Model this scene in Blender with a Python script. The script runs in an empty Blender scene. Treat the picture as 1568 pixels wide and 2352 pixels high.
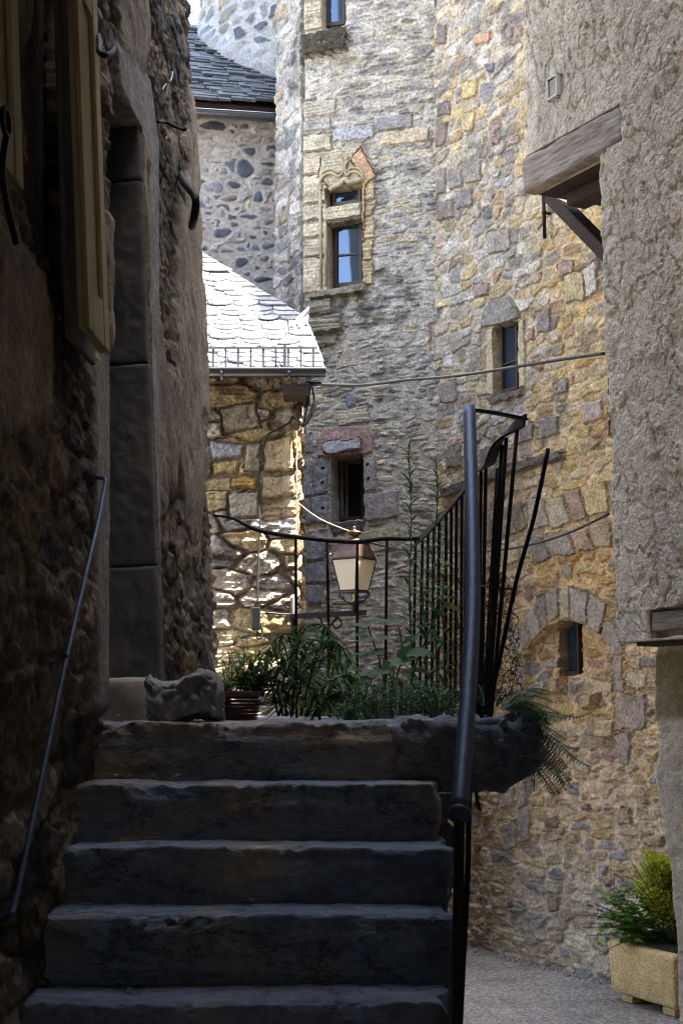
import bpy, math, random
import numpy as np
from mathutils import Vector, Matrix
R = math.radians
rnd = random.Random(7)
C = bpy.context.scene.collection
SC = bpy.context.scene

# ------------------------------------------------------------------ camera, sky, sun, exposure
EYE = 1.6
F = 3488.0                       # focal length in units of the 1568x2352 working grid of the picture
PITCH = math.atan(444 / 3488)
cam = bpy.data.cameras.new('camera'); co = bpy.data.objects.new('camera', cam); C.objects.link(co)
cam.sensor_fit = 'VERTICAL'; cam.sensor_height = 24.0; cam.sensor_width = 16.0
cam.lens = F / 2352 * 24.0
cam.clip_start = 0.05; cam.clip_end = 500
cam.dof.use_dof = True; cam.dof.focus_distance = 10.0; cam.dof.aperture_fstop = 11.0
co.location = (0, 0, EYE); co.rotation_euler = (R(90) + PITCH, 0, 0)
SC.camera = co

SUN_EL = R(64); SUN_DIR = Vector((1.0, -0.25, 0)).normalized() * math.cos(SUN_EL) + Vector((0, 0, math.sin(SUN_EL)))
w = bpy.data.worlds.new('World'); SC.world = w; w.use_nodes = True
nt = w.node_tree; nt.nodes.clear()
out = nt.nodes.new('ShaderNodeOutputWorld'); bg = nt.nodes.new('ShaderNodeBackground')
sky = nt.nodes.new('ShaderNodeTexSky'); sky.sky_type = 'NISHITA'; sky.sun_disc = False
sky.sun_elevation = SUN_EL; sky.sun_rotation = math.atan2(SUN_DIR.x, SUN_DIR.y)
sky.air_density = 1.0; sky.dust_density = 2.0; sky.ozone_density = 1.0
hs = nt.nodes.new('ShaderNodeHueSaturation'); hs.inputs['Saturation'].default_value = 0.76
nt.links.new(sky.outputs[0], hs.inputs['Color']); nt.links.new(hs.outputs[0], bg.inputs[0]); nt.links.new(bg.outputs[0], out.inputs[0])
bg.inputs[1].default_value = 0.13
sl = bpy.data.lights.new('sun', 'SUN'); sl.energy = 4.5; sl.angle = R(0.5); sl.color = (1.0, 0.93, 0.82)
so = bpy.data.objects.new('sun', sl); C.objects.link(so); so.location = (6, 4, 14)
so.rotation_euler = (-SUN_DIR).to_track_quat('-Z', 'Y').to_euler()
SC.view_settings.view_transform = 'Standard'; SC.view_settings.look = 'None'
SC.view_settings.exposure = 3.74; SC.view_settings.gamma = 1.0
SC.render.engine = 'CYCLES'
SC.cycles.use_denoising = True; SC.cycles.filter_width = 1.1
SC.cycles.use_adaptive_sampling = False; SC.cycles.sample_clamp_indirect = 4; SC.cycles.caustics_reflective = False; SC.cycles.caustics_refractive = False; SC.cycles.max_bounces = 8; SC.cycles.diffuse_bounces = 5

# ------------------------------------------------------------------ picture <-> world
cP, sP = math.cos(PITCH), math.sin(PITCH)
def ray(vx, vy):
    u = (vx - 784) / F; k = (1176 - vy) / F
    dn = cP - k * sP
    return np.array([u / dn, 1.0, (sP + k * cP) / dn])
ORI = np.array([0, 0, EYE])
def P(vx, vy, y): return ORI + ray(vx, vy) * y
def G(vx, vy, z=0.0):
    r = ray(vx, vy); return ORI + r * ((z - EYE) / r[2])
class Plane:
    """a wall face: origin O, U along it, V up it, N out of it"""
    def __init__(s, O, U, V=(0, 0, 1)):
        s.O = np.array(O, float); U = np.array(U, float); s.U = U / np.linalg.norm(U)
        V = np.array(V, float); V = V - s.U * V.dot(s.U); s.V = V / np.linalg.norm(V)
        s.N = np.cross(s.U, s.V)
    def st(s, vx, vy, n=0.0):
        r = ray(vx, vy); t = s.N.dot(s.O + s.N * n - ORI) / s.N.dot(r)
        p = ORI + r * t - s.O
        return p.dot(s.U), p.dot(s.V)
    def poly(s, pts, n=0.0): return [s.st(x, y, n) for x, y in pts]
    def at(s, a, b, n=0.0): return s.O + s.U * a + s.V * b + s.N * n
    def px(s, vx, vy, n=0.0): return s.at(*s.st(vx, vy, n), n)

# ------------------------------------------------------------------ noise in numpy
def _h(ix, iy, s):
    x = (ix.astype(np.int64) * 374761393 + iy.astype(np.int64) * 668265263 + int(s) * 1442695041) & 0xffffffff
    x = ((x ^ (x >> 13)) * 1274126177) & 0xffffffff
    x = ((x ^ (x >> 15)) * 2246822519) & 0xffffffff
    return ((x ^ (x >> 16)) & 0xffffff) / float(0x1000000)
def vn(x, y, s=0):
    ix = np.floor(x); iy = np.floor(y); fx = x - ix; fy = y - iy
    fx = fx * fx * (3 - 2 * fx); fy = fy * fy * (3 - 2 * fy)
    a = _h(ix, iy, s); b = _h(ix + 1, iy, s); c = _h(ix, iy + 1, s); d = _h(ix + 1, iy + 1, s)
    return (a + (b - a) * fx) * (1 - fy) + (c + (d - c) * fx) * fy
def fbm(x, y, s=0, o=4):
    r = 0; a = .5; n = 0
    for k in range(o):
        r = r + a * vn(x * 2 ** k, y * 2 ** k, s + k * 17); n += a; a *= .5
    return r / n
def vn3(p, s=0):
    i = np.floor(p); f = p - i; f = f * f * (3 - 2 * f); r = 0
    for dx in (0, 1):
        for dy in (0, 1):
            for dz in (0, 1):
                wt = (f[:, 0] if dx else 1 - f[:, 0]) * (f[:, 1] if dy else 1 - f[:, 1]) * (f[:, 2] if dz else 1 - f[:, 2])
                r = r + wt * _h(i[:, 0] + dx + 131 * (i[:, 2] + dz), i[:, 1] + dy, s)
    return r
def fbm3(p, s=0, o=3):
    r = 0; a = .5; n = 0
    for k in range(o):
        r = r + a * vn3(p * 2 ** k, s + 31 * k); n += a; a *= .5
    return r / n
def sst(a, b, x):
    t = np.clip((x - a) / (b - a), 0, 1); return t * t * (3 - 2 * t)

# ------------------------------------------------------------------ objects
def link(o, parent=None):
    C.objects.link(o)
    if parent is not None: o.parent = parent; o.matrix_parent_inverse = Matrix.Translation(-Vector(parent.location))
    return o
def tag(o, label=None, cat=None, group=None, kind=None):
    if label: o['label'] = label
    if cat: o['category'] = cat
    if group: o['group'] = group
    if kind: o['kind'] = kind
    return o
def thing(name, loc, label, cat, group=None):
    o = bpy.data.objects.new(name, None); o.empty_display_size = .2; o.location = loc
    C.objects.link(o); return tag(o, label, cat, group)
def mesh_np(name, verts, quads, mat, parent=None, col=None, smooth=True):
    me = bpy.data.meshes.new(name); verts = np.asarray(verts, np.float32); quads = np.asarray(quads, np.int32)
    me.vertices.add(len(verts)); me.vertices.foreach_set('co', verts.ravel())
    n = len(quads); k = quads.shape[1]
    me.loops.add(n * k); me.loops.foreach_set('vertex_index', quads.ravel())
    me.polygons.add(n); me.polygons.foreach_set('loop_start', np.arange(0, n * k, k, dtype=np.int32))
    me.polygons.foreach_set('loop_total', np.full(n, k, np.int32))
    me.polygons.foreach_set('use_smooth', np.full(n, smooth, bool))
    if col is not None:
        a = me.attributes.new('Col', 'FLOAT_COLOR', 'POINT')
        c4 = np.ones((len(verts), 4), np.float32); c4[:, :3] = col; a.data.foreach_set('color', c4.ravel())
    me.update(calc_edges=True); me.validate()
    me.materials.append(mat)
    return link(bpy.data.objects.new(name, me), parent)
class MB:
    def __init__(s): s.v = []; s.f = []
    def face(s, pts):
        b = len(s.v); s.v += [tuple(p) for p in pts]; s.f.append(tuple(range(b, b + len(pts))))
    def hexa(s, c):      # 8 corners: bottom 4 then top 4
        b = len(s.v); s.v += [tuple(p) for p in c]
        for q in ((0, 3, 2, 1), (4, 5, 6, 7), (0, 1, 5, 4), (1, 2, 6, 5), (2, 3, 7, 6), (3, 0, 4, 7)): s.f.append(tuple(b + i for i in q))
    def bx(s, pl, s0, s1, t0, t1, n0, n1):
        s.hexa([pl.at(s0, t0, n0), pl.at(s1, t0, n0), pl.at(s1, t0, n1), pl.at(s0, t0, n1),
                pl.at(s0, t1, n0), pl.at(s1, t1, n0), pl.at(s1, t1, n1), pl.at(s0, t1, n1)])
    def box(s, a, b): s.bx(Plane((0, 0, 0), (1, 0, 0)), a[0], b[0], a[2], b[2], -b[1], -a[1])
    def tube(s, pts, rad, n=8, cap=True):
        pts = [np.array(p, float) for p in pts]; m = len(pts)
        if not hasattr(rad, '__len__'): rad = [rad] * m
        T = [pts[min(i + 1, m - 1)] - pts[max(i - 1, 0)] for i in range(m)]
        T = [t / (np.linalg.norm(t) + 1e-9) for t in T]
        ref = np.array([0, 0, 1.0]) if abs(T[0][2]) < .9 else np.array([1.0, 0, 0])
        A = np.cross(T[0], ref); A /= np.linalg.norm(A); b0 = len(s.v)
        for i in range(m):
            A = A - T[i] * A.dot(T[i]); A /= np.linalg.norm(A) + 1e-9; B = np.cross(T[i], A)
            for k in range(n):
                a = 2 * math.pi * k / n; s.v.append(tuple(pts[i] + (A * math.cos(a) + B * math.sin(a)) * rad[i]))
        for i in range(m - 1):
            for k in range(n):
                k2 = (k + 1) % n; s.f.append((b0 + i * n + k, b0 + i * n + k2, b0 + (i + 1) * n + k2, b0 + (i + 1) * n + k))
        if cap:
            s.f.append(tuple(b0 + k for k in range(n))[::-1]); s.f.append(tuple(b0 + (m - 1) * n + k for k in range(n)))
    def lathe(s, c, prof, n=20):
        b0 = len(s.v)
        for r, z in prof:
            for k in range(n):
                a = 2 * math.pi * k / n; s.v.append((c[0] + r * math.cos(a), c[1] + r * math.sin(a), c[2] + z))
        for i in range(len(prof) - 1):
            for k in range(n):
                k2 = (k + 1) % n; s.f.append((b0 + i * n + k, b0 + i * n + k2, b0 + (i + 1) * n + k2, b0 + (i + 1) * n + k))
        s.f.append(tuple(b0 + k for k in range(n))[::-1]); s.f.append(tuple(b0 + (len(prof) - 1) * n + k for k in range(n)))
    def ribbon(s, pts, sides, wd, th):
        """flat bar through pts; sides = width direction at each point"""
        b0 = len(s.v); m = len(pts)
        for i in range(m):
            p = np.array(pts[i], float); T = np.array(pts[min(i + 1, m - 1)], float) - np.array(pts[max(i - 1, 0)], float); T /= np.linalg.norm(T)
            W = np.array(sides[i], float); W -= T * W.dot(T); W /= np.linalg.norm(W); Hh = np.cross(T, W)
            for a, b in ((-1, -1), (1, -1), (1, 1), (-1, 1)): s.v.append(tuple(p + W * wd / 2 * a + Hh * th / 2 * b))
        for i in range(m - 1):
            for k in range(4):
                k2 = (k + 1) % 4; s.f.append((b0 + i * 4 + k, b0 + i * 4 + k2, b0 + i * 4 + 4 + k2, b0 + i * 4 + 4 + k))
        s.f.append((b0 + 3, b0 + 2, b0 + 1, b0)); e = b0 + (m - 1) * 4; s.f.append((e, e + 1, e + 2, e + 3))
    def build(s, name, mat, parent=None, smooth=False, bevel=0):
        me = bpy.data.meshes.new(name); me.from_pydata(s.v, [], s.f); me.update(); me.materials.append(mat)
        if smooth:
            me.polygons.foreach_set('use_smooth', np.full(len(me.polygons), True))
        o = link(bpy.data.objects.new(name, me), parent)
        if bevel:
            b = o.modifiers.new('bevel', 'BEVEL'); b.width = bevel; b.segments = 2; b.limit_method = 'ANGLE'
        return o
def smoothpts(pts, n=6):
    pts = [np.array(p, float) for p in pts]; o = []
    for i in range(len(pts) - 1):
        p0 = pts[max(i - 1, 0)]; p1 = pts[i]; p2 = pts[i + 1]; p3 = pts[min(i + 2, len(pts) - 1)]
        for k in range(n):
            t = k / n
            o.append(.5 * (2 * p1 + (p2 - p0) * t + (2 * p0 - 5 * p1 + 4 * p2 - p3) * t * t + (3 * p1 - p0 - 3 * p2 + p3) * t ** 3))
    o.append(pts[-1]); return o

# ------------------------------------------------------------------ materials
def mat_base(name):
    m = bpy.data.materials.new(name); m.use_nodes = True; t = m.node_tree; b = t.nodes['Principled BSDF']
    return m, t, b
def L(t, a, b): t.links.new(a, b)
def noise(t, scale, detail=4, rough=.6, vec=None, dist=0):
    n = t.nodes.new('ShaderNodeTexNoise'); n.inputs['Scale'].default_value = scale; n.inputs['Detail'].default_value = detail
    n.inputs['Roughness'].default_value = rough; n.inputs['Distortion'].default_value = dist
    if vec is not None: L(t, vec, n.inputs['Vector'])
    return n
def ramp(t, fac, stops):
    r = t.nodes.new('ShaderNodeValToRGB'); L(t, fac, r.inputs[0]); e = r.color_ramp.elements
    while len(e) < len(stops): e.new(.5)
    for i, (p, c) in enumerate(stops): e[i].position = p; e[i].color = (*c, 1) if len(c) == 3 else c
    return r
def coords(t, scale=(1, 1, 1)):
    tc = t.nodes.new('ShaderNodeTexCoord'); mp = t.nodes.new('ShaderNodeMapping'); mp.inputs['Scale'].default_value = scale
    L(t, tc.outputs['Object'], mp.inputs[0]); return mp.outputs[0]
def bump(t, h, b, strength=.4, dist=.01, prev=None):
    n = t.nodes.new('ShaderNodeBump'); n.inputs['Strength'].default_value = strength; n.inputs['Distance'].default_value = dist
    L(t, h, n.inputs['Height'])
    if prev is not None: L(t, prev.outputs[0], n.inputs['Normal'])
    L(t, n.outputs[0], b.inputs['Normal']); return n
def mulcol(t, a, b, fac=1.0, mode='MULTIPLY'):
    m = t.nodes.new('ShaderNodeMix'); m.data_type = 'RGBA'; m.blend_type = mode; m.inputs['Factor'].default_value = fac
    L(t, a, m.inputs['A']); L(t, b, m.inputs['B']); return m.outputs['Result']
def masonry_mat(name, fine=55, contrast=.55, bstr=.5, rough=.92):
    m, t, b = mat_base(name); v = coords(t)
    at = t.nodes.new('ShaderNodeAttribute'); at.attribute_name = 'Col'
    n1 = noise(t, fine, 3, .6, v); n2 = noise(t, fine * .22, 4, .6, v)
    lo = 1 - contrast
    r1 = ramp(t, n1.outputs[0], [(.28, (lo, lo, lo)), (.72, (1 + contrast * .7,) * 3)])
    r2 = ramp(t, n2.outputs[0], [(.3, (1 - contrast * .5,) * 3), (.7, (1 + contrast * .4,) * 3)])
    c = mulcol(t, at.outputs['Color'], r1.outputs[0]); c = mulcol(t, c, r2.outputs[0])
    L(t, c, b.inputs['Base Color']); b.inputs['Roughness'].default_value = rough; b.inputs['Specular IOR Level'].default_value = .2
    bump(t, n1.outputs[0], b, bstr, .008)
    return m
def plain(name, c0, c1, scale=8, rough=.7, metal=0, bstr=.2, bscale=60, spec=.4, stretch=(1, 1, 1), detail=5):
    m, t, b = mat_base(name); v = coords(t, stretch)
    n = noise(t, scale, detail, .65, v)
    r = ramp(t, n.outputs[0], [(.3, c0), (.7, c1)]); L(t, r.outputs[0], b.inputs['Base Color'])
    b.inputs['Roughness'].default_value = rough; b.inputs['Metallic'].default_value = metal; b.inputs['Specular IOR Level'].default_value = spec
    if bstr:
        n2 = noise(t, bscale, 4, .6, v); bump(t, n2.outputs[0], b, bstr, .006)
    return m
def leaf_mat(name, c0, c1, trans=.25):
    m, t, b = mat_base(name); v = coords(t)
    n = noise(t, 9, 3, .6, v); r = ramp(t, n.outputs[0], [(.35, c0), (.65, c1)])
    g = t.nodes.new('ShaderNodeNewGeometry'); ri = ramp(t, g.outputs['Random Per Island'], [(0, (.55, .6, .55)), (.85, (1.3, 1.25, 1.1)), (1, (1.7, 1.4, .8))]); r = t.nodes.new('ShaderNodeMix'); r.data_type = 'RGBA'; r.blend_type = 'MULTIPLY'; r.inputs['Factor'].default_value = 1
    rr0 = [n_ for n_ in t.nodes if n_.type == 'VALTORGB'][0]; L(t, rr0.outputs[0], r.inputs['A']); L(t, ri.outputs[0], r.inputs['B']); r = type('o', (), {'outputs': [r.outputs['Result']]})
    L(t, r.outputs[0], b.inputs['Base Color']); b.inputs['Roughness'].default_value = .5; b.inputs['Specular IOR Level'].default_value = .3
    tr = t.nodes.new('ShaderNodeBsdfTranslucent'); L(t, r.outputs[0], tr.inputs[0])
    mx = t.nodes.new('ShaderNodeMixShader'); mx.inputs[0].default_value = trans
    o = t.nodes['Material Output']; L(t, b.outputs[0], mx.inputs[1]); L(t, tr.outputs[0], mx.inputs[2]); L(t, mx.outputs[0], o.inputs[0])
    return m
M_mas = masonry_mat('weathered masonry')
M_mas_soft = masonry_mat('rounded rubble masonry', 40, .35, .35)
M_dark = masonry_mat('dark crumbling masonry', 45, .5, .8)
M_stucco = masonry_mat('roughcast render', 130, .38, .9, .95)
def step_mat():
    m, t, b = mat_base('worn schist step'); v = coords(t, (.75, 1, 1.3)); v2 = coords(t, (1, 1, 2.2))
    n1 = noise(t, 3.2, 7, .68, v, .6); n2 = noise(t, 38, 6, .75, v2); n3 = noise(t, 11, 6, .7, v2, .3)
    vo = t.nodes.new('ShaderNodeTexVoronoi'); vo.feature = 'DISTANCE_TO_EDGE'; vo.inputs['Scale'].default_value = 2.3
    w_ = t.nodes.new('ShaderNodeMix'); w_.data_type = 'RGBA'; w_.inputs['Factor'].default_value = .22; L(t, v, w_.inputs['A']); L(t, n3.outputs['Color'], w_.inputs['B']); L(t, w_.outputs['Result'], vo.inputs['Vector'])
    crack = ramp(t, vo.outputs['Distance'], [(0, (.25, .25, .25)), (.012, (1, 1, 1))])
    c1 = ramp(t, n1.outputs[0], [(.3, (.08, .1, .145)), (.5, (.145, .17, .22)), (.58, (.19, .18, .175)), (.74, (.33, .27, .19))])
    c2 = ramp(t, n2.outputs[0], [(.25, (.55, .55, .55)), (.75, (1.4, 1.4, 1.4))])
    c3 = ramp(t, n3.outputs[0], [(.3, (.7, .7, .73)), (.7, (1.25, 1.25, 1.2))])
    c = mulcol(t, c1.outputs[0], c2.outputs[0]); c = mulcol(t, c, c3.outputs[0]); c = mulcol(t, c, crack.outputs[0])
    oi = t.nodes.new('ShaderNodeObjectInfo'); orr = ramp(t, oi.outputs['Random'], [(0, (.95, 1.0, 1.1)), (.5, (1.1, 1.08, 1.08)), (1, (1.28, 1.14, 1.0))]); c = mulcol(t, c, orr.outputs[0])
    L(t, c, b.inputs['Base Color']); b.inputs['Roughness'].default_value = .72; b.inputs['Specular IOR Level'].default_value = .3
    k = bump(t, n3.outputs[0], b, .7, .02); k = bump(t, crack.outputs[0], b, .6, .006, k); bump(t, n2.outputs[0], b, .6, .008, k)
    return m
M_step = step_mat()
M_iron = plain('rusty dark iron', (.006, .005, .006), (.018, .012, .011), 30, .6, .15, .3, 120, .25)
M_rail = plain('dark metal with sky sheen colour', (.05, .07, .12), (.10, .13, .2), 30, .45, .3, .3, 140)  # blue of the sky's reflection put into the dark metal's base colour
M_zinc = plain('zinc gutter', (.13, .14, .155), (.2, .21, .23), 6, .34, 1.0, .05, 50)
M_galv = plain('galvanised bar', (.16, .18, .21), (.24, .27, .3), 18, .42, 1.0, .1, 80)
def island(m, lo, hi):
    t = m.node_tree; b = t.nodes['Principled BSDF']; l = b.inputs['Base Color'].links[0].from_socket
    g = t.nodes.new('ShaderNodeNewGeometry'); r = ramp(t, g.outputs['Random Per Island'], [(0, (lo,) * 3), (1, (hi,) * 3)])
    L(t, mulcol(t, l, r.outputs[0]), b.inputs['Base Color']); return m
M_slate = plain('pale slate', (.21, .215, .225), (.34, .34, .345), 9, .5, 0, .3, 40, .5)
M_slate_old = plain('mossy slate', (.034, .038, .044), (.09, .097, .108), 12, .75, 0, .5, 50, .3)
island(M_slate, .75, 1.25)
M_slate_blue = plain('blue slate', (.09, .12, .17), (.15, .19, .26), 5, .4, 0, .2, 40, .5)
island(M_slate_old, .55, 1.5)
M_wood_dark = plain('dark old timber', (.028, .02, .014), (.085, .06, .042), 7, .8, 0, .6, 40, .2, (1, 9, 9))
M_wood_grey = plain('weathered grey timber', (.14, .10, .075), (.5, .44, .37), 6, .85, 0, .8, 40, .2, (1.2, 1.2, 14))
M_frame = plain('brown window paint', (.035, .022, .017), (.06, .038, .03), 20, .45, 0, .1, 80)
M_frame_grey = plain('weathered window paint', (.12, .1, .085), (.2, .175, .15), 20, .7, 0, .2, 80)
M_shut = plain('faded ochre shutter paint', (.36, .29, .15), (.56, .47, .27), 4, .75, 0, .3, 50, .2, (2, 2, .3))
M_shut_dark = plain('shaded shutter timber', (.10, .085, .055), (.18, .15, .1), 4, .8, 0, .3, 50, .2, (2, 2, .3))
M_black = plain('black interior shade', (.004, .004, .004), (.01, .009, .008), 3, .9, 0, 0)  # near-black albedo stands in for unlit depth
M_curtain = plain('net curtain', (.5, .52, .52), (.66, .67, .67), 12, .9, 0, .3, 60, .1, (4, 4, .4))
M_cable = plain('grey cable sheath', (.012, .012, .012), (.03, .028, .026), 20, .6, 0, 0)
M_cable_pale = plain('pale cable sheath', (.2, .16, .1), (.3, .24, .16), 20, .6, 0, 0)
M_plastic = plain('black box plastic', (.008, .009, .01), (.016, .017, .018), 8, .3, 0, 0)
M_copper = plain('aged copper', (.04, .025, .019), (.11, .065, .048), 10, .42, .7, .15, 60)
M_brass = plain('brass fitting', (.5, .33, .1), (.7, .5, .2), 10, .35, .9, 0)
M_terra = plain('maroon plastic planter', (.05, .014, .013), (.08, .024, .021), 6, .55, 0, .05, 40)
M_soil = plain('dark soil', (.012, .009, .006), (.03, .022, .015), 40, .95, 0, .5, 60)
M_flash = plain('lead flashing', (.5, .5, .5), (.66, .66, .66), 7, .5, .2, .1, 30)
M_jamb = plain('dressed grey stone', (.045, .048, .055), (.15, .138, .122), 3.2, .85, 0, .35, 45, .2)
M_lime = plain('old lime plaster', (.2, .175, .15), (.33, .29, .25), 6, .9, 0, .5, 45, .2)
M_rock = plain('broken concrete lump', (.12, .125, .135), (.32, .31, .29), 14, .9, 0, .8, 50, .2)
M_mould = plain('carved sandstone', (.26, .21, .13), (.45, .38, .25), 11, .9, 0, .5, 60, .2)
M_leaf_dark = leaf_mat('dark leaf', (.045, .115, .04), (.09, .19, .055), .4)
M_leaf_mid = leaf_mat('mid green leaf', (.09, .19, .03), (.15, .29, .05), .45)
M_leaf_lite = leaf_mat('bright green leaf', (.08, .17, .02), (.15, .27, .05), .45)
M_leaf_blue = leaf_mat('blue green leaf', (.05, .13, .06), (.09, .2, .08), .3)
M_leaf_gold = leaf_mat('golden leaf', (.38, .44, .03), (.6, .62, .07), .45)
M_leaf_fern = leaf_mat('fern leaf', (.03, .09, .025), (.07, .17, .045), .3)
M_stem = plain('green brown stem', (.03, .045, .015), (.06, .07, .03), 20, .7, 0, 0)
M_flower = plain('purple flower', (.09, .045, .2), (.17, .09, .32), 20, .7, 0, 0)
def glass_mat(name, tint=(.02, .03, .045), rough=.03):
    m, t, b = mat_base(name); b.inputs['Base Color'].default_value = (*tint, 1); b.inputs['Roughness'].default_value = rough
    b.inputs['IOR'].default_value = 1.6; b.inputs['Specular Tint'].default_value = (.55, .72, 1, 1); b.inputs['Specular IOR Level'].default_value = 1.0  # blue put into the reflection to stand in for clear sky
    n = noise(t, 5, 2, .5, coords(t)); bump(t, n.outputs[0], b, .02, .01)
    return m
M_glass = glass_mat('window glass')
def opal():
    m, t, b = mat_base('opal lantern panel')
    n = noise(t, 6, 3, .5, coords(t)); r = ramp(t, n.outputs[0], [(.3, (.86, .79, .62)), (.7, (.9, .84, .68))])
    L(t, r.outputs[0], b.inputs['Base Color']); b.inputs['Roughness'].default_value = .35
    tr = t.nodes.new('ShaderNodeBsdfTranslucent'); L(t, r.outputs[0], tr.inputs[0])
    mx = t.nodes.new('ShaderNodeMixShader'); mx.inputs[0].default_value = .6
    o = t.nodes['Material Output']; L(t, b.outputs[0], mx.inputs[1]); L(t, tr.outputs[0], mx.inputs[2]); L(t, mx.outputs[0], o.inputs[0])
    return m
M_opal = opal()
def street_mat():
    m, t, b = mat_base('chip sealed asphalt'); v = coords(t)
    n1 = noise(t, 95, 3, .8, v); n2 = noise(t, 2.2, 7, .68, v)
    vo = t.nodes.new('ShaderNodeTexVoronoi'); vo.inputs['Scale'].default_value = 75; L(t, v, vo.inputs['Vector'])
    c1 = ramp(t, vo.outputs['Color'], [(.2, (.16, .142, .126)), (.6, (.28, .25, .22)), (.9, (.44, .385, .33))])
    c2 = ramp(t, n2.outputs[0], [(.3, (.62, .61, .6)), (.5, (1, .98, .96)), (.7, (1.2, 1.16, 1.1))])
    c = mulcol(t, c1.outputs[0], c2.outputs[0]); L(t, c, b.inputs['Base Color']); b.inputs['Roughness'].default_value = .9
    k = bump(t, vo.outputs['Distance'], b, .8, .008); bump(t, n1.outputs[0], b, .5, .005, k)
    return m
M_street = street_mat()
def trough_mat():
    m, t, b = mat_base('washed aggregate concrete'); v = coords(t)
    vo = t.nodes.new('ShaderNodeTexVoronoi'); vo.inputs['Scale'].default_value = 130; L(t, v, vo.inputs['Vector'])
    n2 = noise(t, 5, 6, .65, v)
    c1 = ramp(t, vo.outputs['Color'], [(.1, (.38, .24, .1)), (.4, (.62, .44, .2)), (.9, (.72, .56, .3))])
    c2 = ramp(t, n2.outputs[0], [(.3, (.66, .62, .58)), (.7, (1.12, 1.12, 1.1))])
    c = mulcol(t, c1.outputs[0], c2.outputs[0]); L(t, c, b.inputs['Base Color']); b.inputs['Roughness'].default_value = .85
    bump(t, vo.outputs['Distance'], b, .6, .008); return m
M_trough = trough_mat()

# ------------------------------------------------------------------ masonry height fields
def rubble(S, T, seed, cw, ch, jit=.3, p=3.0, merge=.25):
    Tn = T / ch; jb = np.floor(Tn)
    d1 = np.full(S.shape, 9.); d2 = np.full(S.shape, 9.); id1 = np.zeros(S.shape, np.int64)
    for dj in (-1, 0, 1):
        j = jb + dj
        Sn = S / cw * (.75 + .5 * _h(j, j * 0 + 7, seed)) + _h(j, j * 0, seed + 1) * 9
        ib = np.floor(Sn)
        for di in (-1, 0, 1):
            i = ib + di
            cx = i + .5 + jit * (2 * _h(i, j, seed + 2) - 1); cy = j + .5 + jit * (2 * _h(i, j, seed + 3) - 1)
            mg = _h(i, j, seed + 4); ii = np.where(mg < merge, i + 1, i); jj = np.where((mg > 1 - merge * .6), j + 1, j)
            ident = (ii.astype(np.int64) + 5000) * 20011 + jj.astype(np.int64) + 5000
            d = (np.abs(Sn - cx) ** p + np.abs(Tn - cy) ** p) ** (1 / p) - .22 * (_h(i, j, seed + 5) - .5)
            closer = d < d1; same = ident == id1
            d2 = np.where(closer & ~same, d1, np.where(~closer & ~same, np.minimum(d2, d), d2))
            id1 = np.where(closer, ident, id1); d1 = np.where(closer, d, d1)
    return id1, (d2 - d1) * .5 * ch
def rid(i, k): return _h(i, i * 0 + k, 991 + k)
def pal(r, cols):
    cs = np.array([c[0] for c in cols]); wts = np.cumsum([c[1] for c in cols]); wts = wts / wts[-1]
    return cs[np.minimum(np.searchsorted(wts, r), len(cs) - 1)]
def masonry(S, T, seed, cw, ch, cols, mort, mw=.006, relief=.02, bev=.014, rough=.008, lam=0, jit=.3, merge=.25, warp=.03, p=3.0, tilt=.35, stain=None, mrough=.004):
    wx = (fbm(S * 5, T * 5, seed + 50, 3) - .5) * warp * 2; wy = (fbm(S * 4 + 9, T * 7, seed + 60, 3) - .5) * warp * 1.4
    e_n = (fbm(S * 26, T * 26, seed + 65, 3) - .5)
    idx, e = rubble(S + wx, T + wy, seed, cw, ch, jit, p, merge)
    e = e + e_n * .012
    r1, r2, r3, r4 = (rid(idx, k) for k in (1, 2, 3, 4))
    ins = sst(mw * (.4 + 1.2 * r4), mw * (.4 + 1.2 * r4) + bev, e)
    h = ins * relief * (.25 + 1.1 * r2)
    n = fbm(S * 18, T * 22, seed + 70, 4) - .5
    h = h + ins * n * rough * 2 * (.5 + r3) + (1 - ins) * n * mrough * 2
    h = h + ins * relief * tilt * ((r3 - .5) * 2 * (vn(S * 3 + r1 * 50, T * 3 + r2 * 50, seed + 3) - .5) * 2)
    if lam:
        ph = vn(S * 5, T * 70 + r1 * 90 + 6 * fbm(S * 4, T * 3, seed + 81, 2), seed + 80)
        h = h + ins * lam * (ph - .5) * 2 * (.3 + r4)
    col = pal(r1, cols)
    col = col * (.78 + .44 * r3)[:, None]
    v = fbm(S * 9, T * 12, seed + 90, 4); col = col * (.7 + .6 * v)[:, None]
    mc = np.array(mort)[None, :] * (.8 + .4 * fbm(S * 14, T * 14, seed + 95, 3))[:, None]
    col = mc + (col - mc) * sst(.2, .7, ins)[:, None]
    if stain:
        c, thr, sc, amt = stain
        sm = sst(thr, thr + .12, fbm(S * sc, T * sc * 1.6, seed + 120, 5)) * amt
        col = col * (1 - sm)[:, None] + np.array(c)[None, :] * sm[:, None]
    return h, col
def psd(S, T, poly):
    """signed distance, positive inside"""
    d = np.full(S.shape, 1e9); ins = np.zeros(S.shape, bool); m = len(poly)
    for i in range(m):
        ax, ay = poly[i]; bx, by = poly[(i + 1) % m]; ex, ey = bx - ax, by - ay
        t = np.clip(((S - ax) * ex + (T - ay) * ey) / (ex * ex + ey * ey + 1e-12), 0, 1)
        d = np.minimum(d, np.hypot(S - ax - t * ex, T - ay - t * ey))
        c = ((ay > T) != (by > T)) & (S < (bx - ax) * (T - ay) / (by - ay + 1e-12) + ax); ins ^= c
    return np.where(ins, d, -d)
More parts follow.
